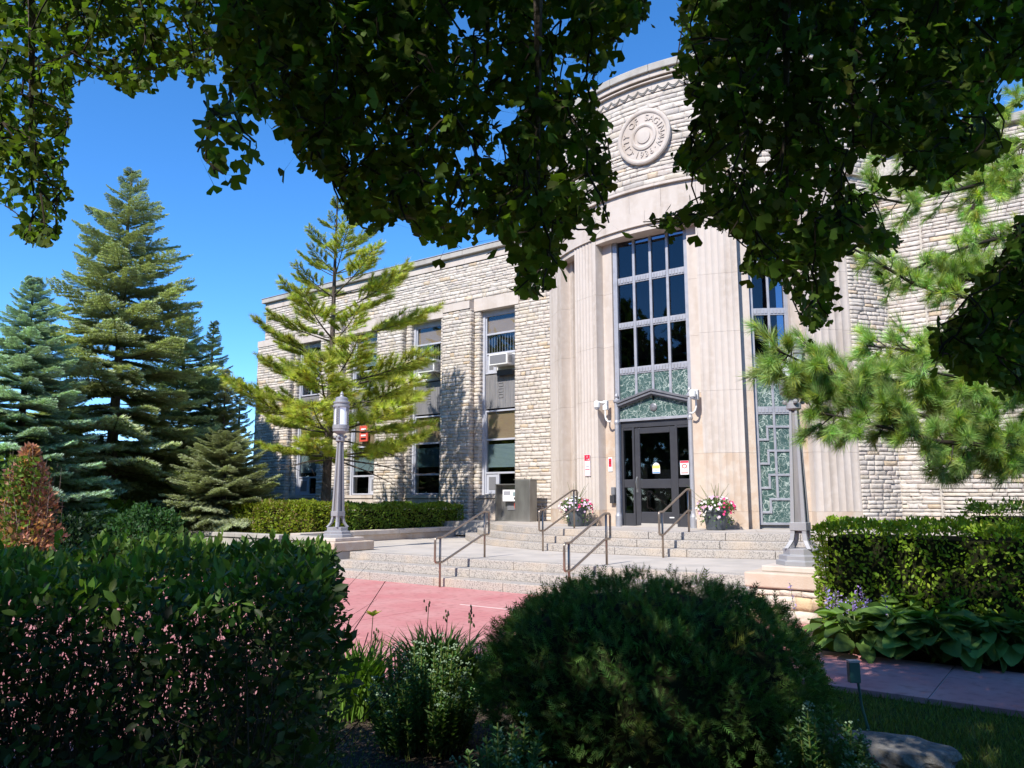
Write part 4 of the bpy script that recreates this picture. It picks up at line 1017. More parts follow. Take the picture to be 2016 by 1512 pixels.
# ------------------------------------------------------------------ conifers
def needle_branch(L_, kind, seed):
    """one branch lying along +x, rising in +z: shared by many branches of a tree"""
    r = np.random.default_rng(seed); parts = []; mb = MB()
    if kind == 'fir':
        curve = lambda s: np.array([s * L_, 0, -.10 * L_ * s + .16 * L_ * s ** 2.2])
        mb.tube([tuple(curve(s)) for s in np.linspace(0, .97, 6)], [.022, .018, .014, .01, .006, .003], 4, cap=False)
        P, D = [], []
        nt_ = 26
        for i in range(nt_):
            s = .12 + .87 * i / nt_
            for sg in (-1, 1):
                tl = L_ * .42 * (1 - s) ** .7 * r.uniform(.75, 1.1) + .10; a = rad(r.uniform(42, 62)); c = curve(s)
                d = np.array([math.cos(a), sg * math.sin(a), r.uniform(-.18, .05)])
                ns = max(2, int(tl / .055))
                for q in range(ns): P.append(c + d * tl * (q + .3) / ns + np.array([0, 0, -.05 * (q / ns) ** 2 * tl])); D.append(d)
        for q in range(12): P.append(curve(.3 + .7 * q / 12)); D.append(np.array([1, 0, .1]))
        P = np.array(P); D = np.array(D); n = len(P)
        V = []; Fq = []
        for (dx, dz) in ((-.55, .30), (.55, .30), (-.32, .75), (.32, .75), (-.6, -.18), (.6, -.18)):
            b = len(V); V += [(0, -.1, 0), (dx, .62, dz * .6), (dx * .12, .32, 0)]; Fq.append((b, b + 1, b + 2))
        b = len(V); V += [(-.12, 0, .05), (.12, 0, .05), (0, 1.05, .1)]; Fq.append((b, b + 1, b + 2))
        T = np.array(V); TF = np.array(Fq); R = frames(D + r.normal(0, .18, D.shape), np.tile([0, 0, 1.], (n, 1)))
        v, f = scatter(T, TF, P, R, .115 * (1 + r.normal(0, .2, n)).clip(.5, 1.6))
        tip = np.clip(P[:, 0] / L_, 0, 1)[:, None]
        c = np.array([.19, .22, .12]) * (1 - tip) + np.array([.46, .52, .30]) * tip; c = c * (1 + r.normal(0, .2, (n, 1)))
        parts.append((v, f, c.repeat(len(T), 0)))
    else:
        curve = lambda s: np.array([s * L_, 0, .02 * L_ * s + .16 * L_ * s ** 2.5])
        mb.tube([tuple(curve(s)) for s in np.linspace(0, .97, 7)], [.03, .026, .02, .016, .012, .008, .004], 5, cap=False)
        tips = []
        for i in range(15):
            s = .30 + .68 * i / 15
            for sg in (-1, 1):
                tl = L_ * .36 * (1 - s) ** .6 * r.uniform(.6, 1.1) + .10; a = rad(r.uniform(28, 60)); c = curve(s); d = np.array([math.cos(a), sg * math.sin(a), r.uniform(.0, .3)])
                mb.tube([tuple(c), tuple(c + d * tl * .55 + np.array([0, 0, .01])), tuple(c + d * tl + np.array([0, 0, .05 * tl]))], [.007, .005, .003], 3, cap=False)
                ns = max(2, int(tl / .055))
                for q in range(ns):
                    u_ = (q + 1) / ns
                    if u_ < .25: continue
                    tips.append((c + d * tl * u_ + np.array([0, 0, .05 * tl * u_ ** 2]), d + np.array([0, 0, .35])))
        for q in range(9): tips.append((curve(.55 + .45 * q / 9), np.array([1, 0, .4])))
        P = np.array([a for a, _ in tips]); D = np.array([b for _, b in tips]); n = len(P)
        V = []; Fq = []; K = 22
        for i in range(K):
            a = 2 * math.pi * i / K + r.uniform(-.2, .2); sp = r.uniform(.25, .75); b = len(V)
            e = np.array([math.cos(a) * sp, r.uniform(.6, 1), math.sin(a) * sp]); side = np.array([-math.sin(a), 0, math.cos(a)]) * .028
            V += [tuple(-side), tuple(side), tuple(e)]; Fq.append((b, b + 1, b + 2))
        T = np.array(V); TF = np.array(Fq); R = frames(D + r.normal(0, .35, D.shape))
        v, f = scatter(T, TF, P, R, .185 * (1 + r.normal(0, .15, n)))
        c = np.array([.36, .41, .06]) * (1 + r.normal(0, .22, (n, 1))) * (1 + r.normal(0, .08, (n, 3)))
        parts.append((v, f, np.clip(c, .01, .6).repeat(len(T), 0)))
    V, Fv, C = merge(parts)
    bv = np.array(mb.v); bf = np.array([q for q in mb.f if len(q) == 4])
    V2, F2, C2 = merge([(V, Fv, C), (bv, bf, np.tile((.09, .075, .055), (len(bv), 1)))])
    return np_obj('branch', V2, F2, 'needles', None, C2, link=False).data
def recolour(me, mul):
    m2 = me.copy(); a = m2.color_attributes['col']; c = np.zeros(len(m2.vertices) * 4, np.float32); a.data.foreach_get('color', c); c = c.reshape(-1, 4)
    c[:, :3] = np.clip(c[:, :3] * np.array(mul), 0, .9); a.data.foreach_set('color', c.ravel()); return m2
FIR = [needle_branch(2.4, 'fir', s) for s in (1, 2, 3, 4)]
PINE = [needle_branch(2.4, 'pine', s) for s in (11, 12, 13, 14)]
def conifer(name, label, base, top_z, spread, nbr, meshes, z_first=.06, trunk='bark', power=.85, rise=(-8, 30), tr=.12, lean=0., group=None, whorl=0, gaps=0., seed=0, shape=None, cat='tree', asym=0.):
    r = np.random.default_rng(seed); b = np.array(base, float); H_ = top_z - b[2]; t = thing(name, label, cat, tuple(b), group)
    MB().tube([(lean * s * H_ + .03 * math.sin(5 * s) * H_ * .1, 0, s * H_) for s in np.linspace(0, 1, 9)], [tr * (1 - .93 * s) + .008 for s in np.linspace(0, 1, 9)], 9).build('trunk', trunk, t)
    ga = 0.
    for i in range(nbr):
        f = (i + .5) / nbr
        if whorl: f = (math.floor(i / whorl) + .5 + r.normal(0, .06)) / math.ceil(nbr / whorl)
        s = z_first + (1 - z_first) * f; s = min(s, .985)
        if r.random() < gaps: continue
        ga += 2.39996 if not whorl else 2 * math.pi / whorl + r.normal(0, .15)
        if whorl and i % whorl == 0: ga += r.uniform(0, 1.2)
        prof = shape(s) if shape else (1 - s) ** power
        L_ = max(spread * prof * r.uniform(.78, 1.15), spread * .08)
        L_ *= 1 + asym * (math.cos(ga) * RT[0] + math.sin(ga) * RT[1])
        o = bpy.data.objects.new('branch', meshes[r.integers(len(meshes))]); COL.objects.link(o); o.parent = t
        k = L_ / 2.4; tilt = rad(rise[0] + (rise[1] - rise[0]) * s ** 1.2 + r.normal(0, 4))
        o.location = (lean * s * H_, 0, s * H_); o.rotation_euler = (r.normal(0, .12), -tilt, ga)
        kk = max(k, .3) ; o.scale = (k, max(k, .28) if k < .5 else k, max(k, .3) if k < .5 else k)
    return t
GT = 'conifers at the left beyond the near hedge'
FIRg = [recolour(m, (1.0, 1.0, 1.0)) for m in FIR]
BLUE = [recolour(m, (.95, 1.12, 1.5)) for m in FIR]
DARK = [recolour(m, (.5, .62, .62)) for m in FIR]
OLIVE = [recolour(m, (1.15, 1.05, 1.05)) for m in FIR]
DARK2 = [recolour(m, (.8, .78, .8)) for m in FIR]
def tree_at(u, t, vtop, zb=.45):
    p = att(u, 980, t); return (p[0], p[1], zb), att(u, vtop, t)[2]
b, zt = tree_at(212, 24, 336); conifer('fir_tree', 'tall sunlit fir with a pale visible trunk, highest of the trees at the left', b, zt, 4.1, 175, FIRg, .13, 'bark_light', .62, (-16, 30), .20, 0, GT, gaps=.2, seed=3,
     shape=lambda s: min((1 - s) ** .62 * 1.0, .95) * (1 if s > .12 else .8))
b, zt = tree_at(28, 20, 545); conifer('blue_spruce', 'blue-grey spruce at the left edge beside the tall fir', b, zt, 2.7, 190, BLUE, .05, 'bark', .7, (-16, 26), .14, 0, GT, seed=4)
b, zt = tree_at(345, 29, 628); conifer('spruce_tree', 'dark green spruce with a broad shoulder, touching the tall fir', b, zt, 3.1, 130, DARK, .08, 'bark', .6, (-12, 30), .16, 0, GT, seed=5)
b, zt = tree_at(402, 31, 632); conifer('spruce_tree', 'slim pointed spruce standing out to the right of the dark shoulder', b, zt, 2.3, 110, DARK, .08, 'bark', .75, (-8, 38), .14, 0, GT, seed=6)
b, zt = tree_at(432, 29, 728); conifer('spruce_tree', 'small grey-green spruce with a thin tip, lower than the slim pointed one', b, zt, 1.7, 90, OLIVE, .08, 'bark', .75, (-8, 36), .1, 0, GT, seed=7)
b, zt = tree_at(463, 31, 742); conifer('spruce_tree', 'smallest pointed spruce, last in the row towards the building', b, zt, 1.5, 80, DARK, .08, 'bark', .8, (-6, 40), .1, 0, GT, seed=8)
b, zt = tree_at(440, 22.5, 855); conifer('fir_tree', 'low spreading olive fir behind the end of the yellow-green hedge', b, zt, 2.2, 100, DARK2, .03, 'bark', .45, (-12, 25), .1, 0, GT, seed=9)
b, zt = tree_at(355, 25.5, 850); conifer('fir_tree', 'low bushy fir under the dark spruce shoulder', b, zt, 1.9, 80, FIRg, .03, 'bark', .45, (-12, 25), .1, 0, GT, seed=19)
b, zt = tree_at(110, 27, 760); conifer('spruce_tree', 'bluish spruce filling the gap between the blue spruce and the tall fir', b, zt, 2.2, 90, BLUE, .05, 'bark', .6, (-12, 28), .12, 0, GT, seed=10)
# young white pine by the wing
b, zt = tree_at(640, 22.6, 392); pine = conifer('pine_tree', 'young yellow-green pine with a bare lower trunk in front of the left wing', (b[0], b[1], .45), zt, 3.5, 72, PINE, .20, 'bark', .5, (-8, 30), .15, 0.012, None, whorl=6, gaps=.10, seed=12, asym=.22,
     shape=lambda s: (.95 if s < .35 else .95 * ((1 - s) / .65) ** .75) * (.75 if s < .24 else 1))

# bare lower branches of the pine
mb_ = MB(); r3 = np.random.default_rng(4)
for (u0, v0, u1, v1) in ((655, 862, 800, 905), (655, 902, 830, 935), (655, 800, 760, 790), (660, 905, 790, 960), (652, 780, 740, 815), (650, 905, 560, 920)):
    P0, P1 = att(u0, v0, 22.4), att(u1, v1, 20.8); mid = (P0 + P1) / 2 + np.array([0, 0, .05])
    mb_.tube([tuple(P0 - np.array([*b[:2], .45])), tuple(mid - np.array([*b[:2], .45])), tuple(P1 - np.array([*b[:2], .45]))], [.03, .02, .006], 5, cap=False)
    for q in range(9):
        s_ = r3.uniform(.3, 1); c_ = P0 * (1 - s_) + P1 * s_ - np.array([*b[:2], .45]); e_ = c_ + r3.normal(0, .28, 3) + RT * .2; mb_.tube([tuple(c_), tuple(e_)], [.009, .003], 3, cap=False)
mb_.build('bare_branches', 'bark', pine)

# dead and living arborvitae, shrubs at the left
def blob_bush(name, label, cat, c, rad3, n, size, col, amt=.25, tmpl=(LEAF2, LEAF2_F), m='leaf_soft', core=True, col2=None, group=None, power=1.):
    t = thing(name, label, cat, tuple(c), group); D = rng.normal(size=(n, 3)); D[:, 2] = np.abs(D[:, 2]) ** power; D /= np.linalg.norm(D, axis=1, keepdims=True)
    bb = 1 + .12 * np.sin(D[:, 0] * 7 + c[0]) * np.sin(D[:, 1] * 6 + D[:, 2] * 5) + .05 * rng.normal(size=n)
    P = D * np.array(rad3) * (bb * (1 - np.abs(rng.normal(0, .12, n))))[:, None]
    V, Fv, C = leaves(P, D, size, tmpl, col, .9, .2, amt)
    if col2 is not None:
        pk = (rng.random(n) < .3).repeat(len(tmpl[0])); C[pk] = jit(n, col2, amt, len(tmpl[0]))[pk]
    np_obj('foliage', V, Fv, m, t, C)
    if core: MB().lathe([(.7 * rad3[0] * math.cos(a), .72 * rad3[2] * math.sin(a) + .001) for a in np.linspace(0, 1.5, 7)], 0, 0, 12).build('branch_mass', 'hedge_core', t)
    return t
GS = 'shrubs under the conifers'
b = att(45, 1060, 15.5); t = thing('dead_shrub', 'dead rust-brown arborvitae at the left edge with a little green vine', 'shrub', (b[0], b[1], .3), GS)
n = 6200; hh = rng.random(n) ** 1.3; a = rng.uniform(0, 6.28, n); rr = (.62 * (1 - hh) ** .8 + .05) * rng.random(n) ** .4 * (1 + .45 * np.sin(a * 3 + hh * 9) * np.sin(hh * 13 + a))
P = np.stack([rr * np.cos(a), rr * np.sin(a), hh * 2.3], 1); V, Fv, C = leaves(P, np.stack([np.cos(a), np.sin(a), .2 * np.ones(n)], 1), .10, (LEAF2, LEAF2_F), (.46, .25, .16), .8, .5, .3); np_obj('foliage', V, Fv, 'leaf_soft', t, C)
sv_, sf_ = stems(70, lambda: (rng.normal(0, .15), rng.normal(0, .15), .2), lambda q: (q[0] * 1.5, q[1] * 1.5, rng.uniform(1.0, 2.4)), .009, .08); np_obj('stems', sv_, sf_, 'bark_light', t)
n = 900; hh = rng.random(n); P = np.stack([.25 + rng.normal(0, .16, n), rng.normal(0, .2, n) - .2, .1 + hh * 2.0], 1); V, Fv, C = leaves(P, np.tile([0, -1., .3], (n, 1)), .11, (LEAF2, LEAF2_F), (.12, .19, .03), .8, .3, .2); np_obj('vine', V, Fv, 'leaf_soft', t, C)
b = att(-60, 1060, 17); blob_bush('arborvitae', 'dark green upright arborvitae at the far left edge', 'shrub', (b[0], b[1], .3), (.75, .75, 2.4), 7000, .10, (.045, .10, .02), group=GS)
b = att(190, 1010, 22); blob_bush('shrub', 'bright yellow-green leafy shrub under the tall fir', 'shrub', (b[0], b[1], .4), (1.4, 1.0, 1.2), 4200, .16, (.15, .22, .02), .2, (LEAF, LEAF_F), 'leaf_hedge', group=GS)
b = att(285, 1030, 19.5); blob_bush('shrub', 'dark glossy-leaved shrub between the fir trunk and the yellow-green hedge', 'shrub', (b[0], b[1], .35), (1.15, .9, 1.0), 5200, .10, (.035, .09, .025), .2, (LEAF, LEAF_F), 'leaf_hedge', group=GS)
b = att(140, 1040, 19); blob_bush('shrub', 'dark low shrub in the shade beside the dead arborvitae', 'shrub', (b[0], b[1], .3), (1.2, .9, .9), 4200, .11, (.022, .05, .02), .2, (LEAF, LEAF_F), 'leaf_hedge', group=GS)
# distant belt of trees that closes the view
n = 16000; X_ = rng.uniform(-150, 60, n); hh = rng.random(n) ** .7 * (5.5 + 1.5 * np.sin(X_ * .21) + 1.0 * np.sin(X_ * .53)); P = np.stack([X_, 74 + rng.normal(0, 2.5, n) + .0 * X_, hh], 1)
P2 = np.stack([-118 + rng.normal(0, 2.5, n), rng.uniform(-40, 80, n), rng.random(n) ** .7 * 6.5], 1)
V, Fv, C = leaves(np.concatenate([P, P2]), np.tile([.3, -1., .3], (2 * n, 1)), .95, (LEAF2, LEAF2_F), (.045, .075, .03), .8, .2, .25)
tag(np_obj('treeline', V, Fv, 'leaf_soft', None, C), 'distant belt of trees beyond the lawn', 'trees', None, 'stuff')
n = 28000; X_ = rng.uniform(-75, 60, n); hh = rng.random(n) ** .8 * (17.8 + 2.0 * np.sin(X_ * .31 + 1) + 1.8 * np.sin(X_ * .83)); P = np.stack([X_, -32 + rng.normal(0, 2.2, n), hh], 1)
V, Fv, C = leaves(P, np.tile([.0, 1., .2], (n, 1)), 1.35, (LEAF2, LEAF2_F), (.045, .08, .025), .8, .2, .25)
tag(np_obj('park_trees', V, Fv, 'leaf_soft', None, C), 'row of tall leafy trees across the park', 'trees', None, 'stuff')
MB().box(-150, 60, 76, 78, 0, 4).box(-121, -119, -40, 80, 0, 4).build('far_hill', 'hedge_core')['kind'] = 'structure'

# ------------------------------------------------------------------ right-hand white pine reaching into the view
def spray_template(K, seed):
    r = np.random.default_rng(seed); V = []; Fq = []
    for i in range(K):
        a = 2 * math.pi * i / K + r.uniform(-.3, .3); sp = r.uniform(.08, .62); b = len(V)
        e = np.array([math.cos(a) * sp, r.uniform(.45, 1), math.sin(a) * sp]); side = np.array([-math.sin(a), 0, math.cos(a)]) * .0105
        V += [tuple(-side), tuple(side), tuple(e * .55 + side * .8 + np.array([0, .02, 0])), tuple(e)]; Fq += [(b, b + 1, b + 2), (b, b + 2, b + 3)]
    return np.array(V), np.array(Fq)
rp = thing('pine_tree', 'long-needled pine reaching in from the right edge across the stone wall', 'tree', tuple(gt(8.6, 6.6)))
org = gt(8.6, 6.6)
MB().tube([(0, 0, 0), (.05, 0, 3), (0, .05, 7), (0, 0, 11)], [.24, .19, .12, .03], 12).build('trunk', 'bark', rp)
LM = [  # polylines (u, v, t), spread px, tufts per metre
 ([(2300, 800, 8.6), (2060, 860, 8.4), (1900, 845, 8.2), (1760, 800, 8.0), (1640, 740, 7.8), (1530, 690, 7.6)], 70, 150, 1.),
 ([(2300, 760, 8.8), (2080, 790, 8.6), (1900, 780, 8.4), (1740, 745, 8.2), (1600, 750, 8.0), (1530, 740, 7.9)], 55, 140, 1.),
 ([(2250, 850, 8.3), (2020, 880, 8.0), (1850, 870, 7.8), (1700, 830, 7.7), (1600, 810, 7.6)], 60, 150, .9),
 ([(2250, 900, 9.0), (2010, 910, 8.8), (1900, 915, 8.7), (1830, 930, 8.6)], 28, 40, .8),
 ([(2250, 700, 8.9), (2040, 700, 8.7), (1900, 690, 8.5), (1800, 690, 8.4), (1700, 680, 8.3)], 50, 95, 1.15),
 ([(2250, 720, 8.4), (2050, 740, 8.2), (1900, 745, 8.0), (1820, 730, 7.9)], 55, 120, 1.),
 ([(2250, 560, 9.2), (2050, 600, 9.0), (1920, 590, 8.8), (1800, 560, 8.6), (1700, 500, 8.5), (1640, 470, 8.5)], 32, 36, 1.1),
 ([(2250, 520, 9.2), (2050, 560, 9.0), (1950, 545, 8.9), (1850, 560, 8.8)], 50, 100, 1.),
 ([(2250, 450, 9.4), (2050, 450, 9.2), (1920, 480, 9.0), (1820, 520, 8.9), (1740, 560, 8.8)], 34, 45, 1.2),
 ([(2250, 330, 9.5), (2050, 330, 9.3), (1900, 370, 9.1), (1780, 400, 9.0), (1680, 380, 8.9)], 55, 60, 1.2),
 ([(2250, 250, 9.6), (2040, 260, 9.4), (1960, 330, 9.3), (1900, 430, 9.2)], 60, 75, 1.2),
 ([(2250, 150, 9.8), (2060, 160, 9.6), (1960, 230, 9.5), (1860, 290, 9.4), (1740, 300, 9.3)], 45, 50, 1.2),
]
T1 = spray_template(24, 1)
for pts, spr, dens, br in LM:
    Pw_ = [att(*p) for p in pts]; mb = MB(); mb.tube([tuple(p - org) for p in [org * np.array([1, 1, 0]) + np.array([0, 0, Pw_[0][2] - .4])] + Pw_], [.09, .05] + [.035 - .025 * i / (len(Pw_) - 1) for i in range(1, len(Pw_))], 6, cap=False)
    seg = []; P = []; D = []
    for a_, b_ in zip(Pw_[:-1], Pw_[1:]): seg.append((a_, b_, np.linalg.norm(b_ - a_)))
    tot = sum(s[2] for s in seg); n = int(dens * tot * 4.3); 
    nsub = int(20 * tot) + 6
    for i in range(nsub):
        a_, b_, _ = seg[rng.choice(len(seg), p=np.array([s[2] for s in seg]) / tot)]; s_ = rng.random(); c_ = a_ * (1 - s_) + b_ * s_; d_ = (b_ - a_) / np.linalg.norm(b_ - a_)
        off = (RT * rng.normal(0, .3) + np.array([0, 0, 1]) * rng.normal(.0, 1) + FH * rng.normal(0, 1.)); off /= np.linalg.norm(off)
        L_ = rng.uniform(.3, 1.25) * spr / 182 * 1.1; e_ = c_ + (d_ * .55 + off * .85) * L_
        mb.tube([tuple(c_ - org), tuple((c_ + e_) / 2 - org + rng.normal(0, .015, 3)), tuple(e_ - org)], [.009, .006, .003], 3, cap=False)
        k_ = max(1, int(n / nsub + rng.random()))
        for q in range(k_):
            f_ = .35 + .65 * (q + 1) / k_; P.append(c_ * (1 - f_) + e_ * f_ + rng.normal(0, .015, 3)); D.append((e_ - c_) / L_ + np.array([0, 0, .25]))
    for q in range(5): P.append(Pw_[-1] + rng.normal(0, .03, 3)); D.append((Pw_[-1] - Pw_[-2]))
    P = np.array(P) - org; D = np.array(D); n = len(P); R = frames(D + rng.normal(0, .5, D.shape) + np.array([0, 0, -.1]))
    V, Fv = scatter(T1[0], T1[1], P, R, .155 * (1 + rng.normal(0, .2, n))); C = jit(n, np.array((.25, .38, .11)) * br, .28, len(T1[0]))
    yl = (rng.random(n) < .25).repeat(len(T1[0])); C[yl] = C[yl] * np.array([1.35, 1.1, .6])
    bv = np.array(mb.v); bf = np.array([q for q in mb.f if len(q) == 4])
    V, Fv, C = merge([(V, Fv, C), (bv, bf, np.tile((.035, .028, .022), (len(bv), 1)))])
    np_obj('branch', V, Fv, 'needles', rp, C)

# ------------------------------------------------------------------ ginkgo overhead
POLY = [
 # (outline px, nearest t, farthest t, clusters, leaf size m)
 ([(-60, -240), (420, -240), (430, 140), (395, 162), (330, 148), (310, 168), (280, 190), (240, 188), (215, 160), (150, 158), (132, 205), (146, 232), (122, 270), (140, 312), (134, 345), (148, 388), (120, 418), (135, 452), (100, 482), (62, 492), (26, 470), (40, 440), (30, 418), (-60, 410)], 3.3, 4.6, 540, .050),
 ([(395, -240), (1290, -240), (1272, 60), (1265, 92), (1228, 112), (1183, 152), (1172, 182), (1186, 232), (1206, 262), (1196, 300), (1216, 350), (1204, 402), (1218, 430), (1194, 468), (1132, 440), (1110, 482), (1108, 530), (1078, 572), (1040, 598), (1008, 580), (1018, 552), (1000, 512), (988, 468), (940, 466), (900, 498), (866, 480), (828, 472), (790, 442), (778, 404), (750, 468), (700, 454), (668, 420), (682, 380), (655, 372), (615, 340), (590, 310), (560, 280), (538, 242), (505, 235), (470, 190), (430, 150)], 2.7, 4.2, 1230, .055),
 ([(440, 150), (480, 190), (520, 240), (500, 282), (518, 300), (500, 338), (460, 350), (420, 345), (382, 320), (366, 292), (390, 232), (386, 192)], 2.3, 2.7, 12, .055),
 ([(1330, -240), (2080, -240), (2080, 180), (1985, 150), (1958, 178), (1968, 250), (1980, 300), (1955, 330), (1900, 345), (1850, 362), (1765, 385), (1720, 372), (1715, 410), (1740, 440), (1782, 470), (1768, 500), (1720, 498), (1680, 488), (1655, 510), (1640, 540), (1652, 590), (1640, 640), (1610, 656), (1572, 640), (1562, 590), (1520, 560), (1500, 540), (1470, 560), (1452, 540), (1470, 520), (1482, 480), (1440, 468), (1400, 456), (1345, 440), (1320, 462), (1258, 438), (1252, 424), (1300, 424), (1345, 402), (1400, 372), (1376, 346), (1340, 342), (1308, 328), (1332, 300), (1352, 260), (1386, 238), (1368, 200), (1340, 198), (1346, 175), (1326, 130), (1336, 100)], 2.9, 4.6, 1400, .053),
 ([(2080, 420), (1992, 440), (1982, 500), (1950, 522), (1902, 560), (1902, 600), (1862, 620), (1830, 650), (1822, 690), (1850, 720), (1900, 742), (1960, 770), (2080, 775)], 3.0, 4.0, 200, .053),
]
HOLES = [[(905, 95), (925, 60), (915, 25), (890, 20), (885, 80)], [(965, 210), (1000, 215), (1000, 260), (975, 270)], [(895, 290), (960, 290), (960, 325), (890, 330)], [(1080, 60), (1115, 35), (1135, 48), (1105, 82), (1075, 82)],
         [(1650, 345), (1695, 305), (1750, 298), (1785, 332), (1752, 362), (1700, 372), (1660, 370)], [(1280, 40), (1335, 30), (1330, 130), (1180, 160), (1230, 110)], [(8, 318), (30, 318), (28, 352), (8, 350)], [(1100, 110), (1135, 118), (1130, 150), (1098, 150)],
         [(1120, 150), (1160, 150), (1150, 172), (1120, 168)], [(1210, 60), (1330, 60), (1330, 125), (1215, 120)], [(1480, 300), (1520, 290), (1525, 330), (1490, 335)], [(1010, 275), (1040, 270), (1045, 285), (1015, 290)], [(470, 195), (500, 200), (500, 225), (475, 225)]]
hr = np.random.default_rng(21)
for _ in range(170):
    cx_, cy_ = (hr.uniform(850, 1190), hr.uniform(20, 500)) if _ < 95 else (hr.uniform(1380, 1980), hr.uniform(20, 620)); r0 = hr.uniform(5, 15); HOLES.append([(cx_ + r0 * hr.uniform(.5, 1.4) * math.cos(k), cy_ + r0 * hr.uniform(.5, 1.4) * math.sin(k)) for k in (0, 1.2, 2.5, 3.8, 5.1)])
def inpoly(px_, py_, poly):
    poly = np.array(poly, float); x, y = poly[:, 0], poly[:, 1]; ins = np.zeros(len(px_), bool); j = len(poly) - 1
    for i in range(len(poly)):
        c = ((y[i] > py_) != (y[j] > py_)) & (px_ < (x[j] - x[i]) * (py_ - y[i]) / (y[j] - y[i] + 1e-12) + x[i]); ins ^= c; j = i
    return ins
gk = thing('ginkgo_tree', 'shaded ginkgo whose leafy branches hang over the top of the view', 'tree', (.6, -3.2, 0)); GO = np.array([.6, -3.2, 0])
gb = MB(); gb.tube([(0, 0, -.05), (.05, 0, 1.2), (.0, .1, 3), (.1, 0, 6), (0, 0, 9.5)], [.36, .27, .24, .16, .04], 14); gb.build('trunk', 'bark', gk)
LV = []; tw_v = MB(); big = []
for pi_, (poly, ta, tb, nc, lsz) in enumerate(POLY):
    pa = np.array(poly); got = []
    while len(got) < nc:
        uu = rng.uniform(pa[:, 0].min(), pa[:, 0].max(), 400); vv = rng.uniform(pa[:, 1].min(), pa[:, 1].max(), 400); ok = inpoly(uu, vv, poly)
        if pi_ != 2:
            for h_ in HOLES: ok &= ~inpoly(uu, vv, h_)
        for u_, v_ in zip(uu[ok], vv[ok]): got.append((u_, v_))
    got = got[:nc]; tt = rng.uniform(ta, tb, nc); cen = np.array([att(u_, v_, t_) for (u_, v_), t_ in zip(got, tt)])
    # twigs: join each cluster to a nearby higher one
    for i in range(nc):
        dv_ = cen - cen[i]; dist = np.linalg.norm(dv_, axis=1) + 50 * (dv_[:, 2] < .04); j = int(np.argmin(dist))
        if dist[j] < .6: tw_v.tube([tuple(cen[i] - GO), tuple((cen[i] + cen[j]) / 2 - GO + rng.normal(0, .012, 3)), tuple(cen[j] - GO)], [.003, .0042, .0055], 4, cap=False)
    k = 11; c_ = cen.repeat(k, 0); n = len(c_)
    d = rng.normal(size=(n, 3)) * np.array([.9, .9, .5]) + np.array([0, 0, -.75]); d /= np.linalg.norm(d, axis=1, keepdims=True)
    pet = rng.uniform(.035, .075, n)[:, None]; base = c_ + rng.normal(0, .032, (n, 3)) + d * pet; tipp = base + d * lsz * 1.0
    uu, vv, _ = proj(tipp); ok = inpoly(uu, vv, poly)
    if pi_ != 2:
        for h_ in HOLES: ok &= ~inpoly(uu, vv, h_)
    ok |= rng.random(n) < .02
    base, d, c_ = base[ok], d[ok], c_[ok]; n = len(base)
    R = frames(d, rng.normal(size=(n, 3)) + np.array([0, 0, .35]) + d * .1); sz = lsz * rng.uniform(.6, 1.15, n)
    LV.append((base - GO, R, sz)); 
    ps = np.stack([c_ - GO, base - GO, base - GO + .0016 * R[:, :, 0]], 1).reshape(-1, 3); tw_v.v += [tuple(x) for x in ps]; o0 = len(tw_v.v) - len(ps); tw_v.f += [(o0 + 3 * i, o0 + 3 * i + 1, o0 + 3 * i + 2) for i in range(n)]
GP = np.concatenate([a for a, _, _ in LV]); GR = np.concatenate([b_ for _, b_, _ in LV]); GS_ = np.concatenate([c for _, _, c in LV])
# 300 outlying lowest / nearest leaves are single parts, the rest one mass
wp = GP + GO; uu, vv, zz_ = proj(wp); score = -zz_ / (GS_ * 14); inside = (uu > 0) & (uu < 2016) & (vv > 0); score[~inside] -= 99; single = np.argsort(-score)[:300]
msk = np.zeros(len(GP), bool); msk[single] = True
gcol = lambda n_: jit(n_, (.075, .125, .02), .25)
gvar = []
for s_ in range(6):
    T = GK.copy(); T[:, 2] += rng.normal(0, .03, len(T)); T[1:, 0] *= rng.uniform(.8, 1.1); gvar.append(np_obj('leaf', T, GK_F, 'leaf_ginkgo', None, np.tile(gcol(1), (len(T), 1)), link=False).data)
for i in single:
    o = bpy.data.objects.new('leaf', gvar[i % 6]); COL.objects.link(o); o.parent = gk; m4 = Matrix((GR[i] * GS_[i]).tolist()).to_4x4(); m4.translation = Vector(GP[i]); o.matrix_local = m4
V, Fv = scatter(GK, GK_F, GP[~msk], GR[~msk], GS_[~msk]); C = gcol((~msk).sum()).repeat(len(GK), 0)
V1, F1_, C1 = V, Fv, C
# rest of the crown, outside the view: same leaves in loose sprays, seen only as shade
n = 15000; U = rng.normal(size=(n, 3)); U /= np.linalg.norm(U, axis=1, keepdims=True); U *= rng.uniform(.25, 1, (n, 1)) ** .5
P = U * np.array([6.2, 5.6, 4.6]) + np.array([.2, .3, 7.0]); wp = P + GO
uu, vv, zz_ = proj(wp); vis = (zz_ > .1) & (uu > -90) & (uu < 2110) & (vv > -90) & (vv < 1600); ok = ~vis & (wp[:, 2] > 2.6) & ~((wp[:, 0] < -2.9) & (wp[:, 1] + wp[:, 2] > 3.6)) & ~((wp[:, 0] < -1.0) & (wp[:, 1] + wp[:, 2] > 8.0))
P = P[ok]; n = len(P); R = frames(rng.normal(size=(n, 3)) + np.array([0, 0, -.5]), rng.normal(size=(n, 3)) * .6 + np.array([0, 0, 1.])); V, Fv = scatter(LEAF2 * np.array([2.2, 1, 1]), LEAF2_F, P, R, .19 * rng.uniform(.7, 1.3, n)); C = jit(n, (.055, .105, .018), .22, 4)
V, Fv, C = merge([(V1, F1_, C1), (V, Fv, C)])
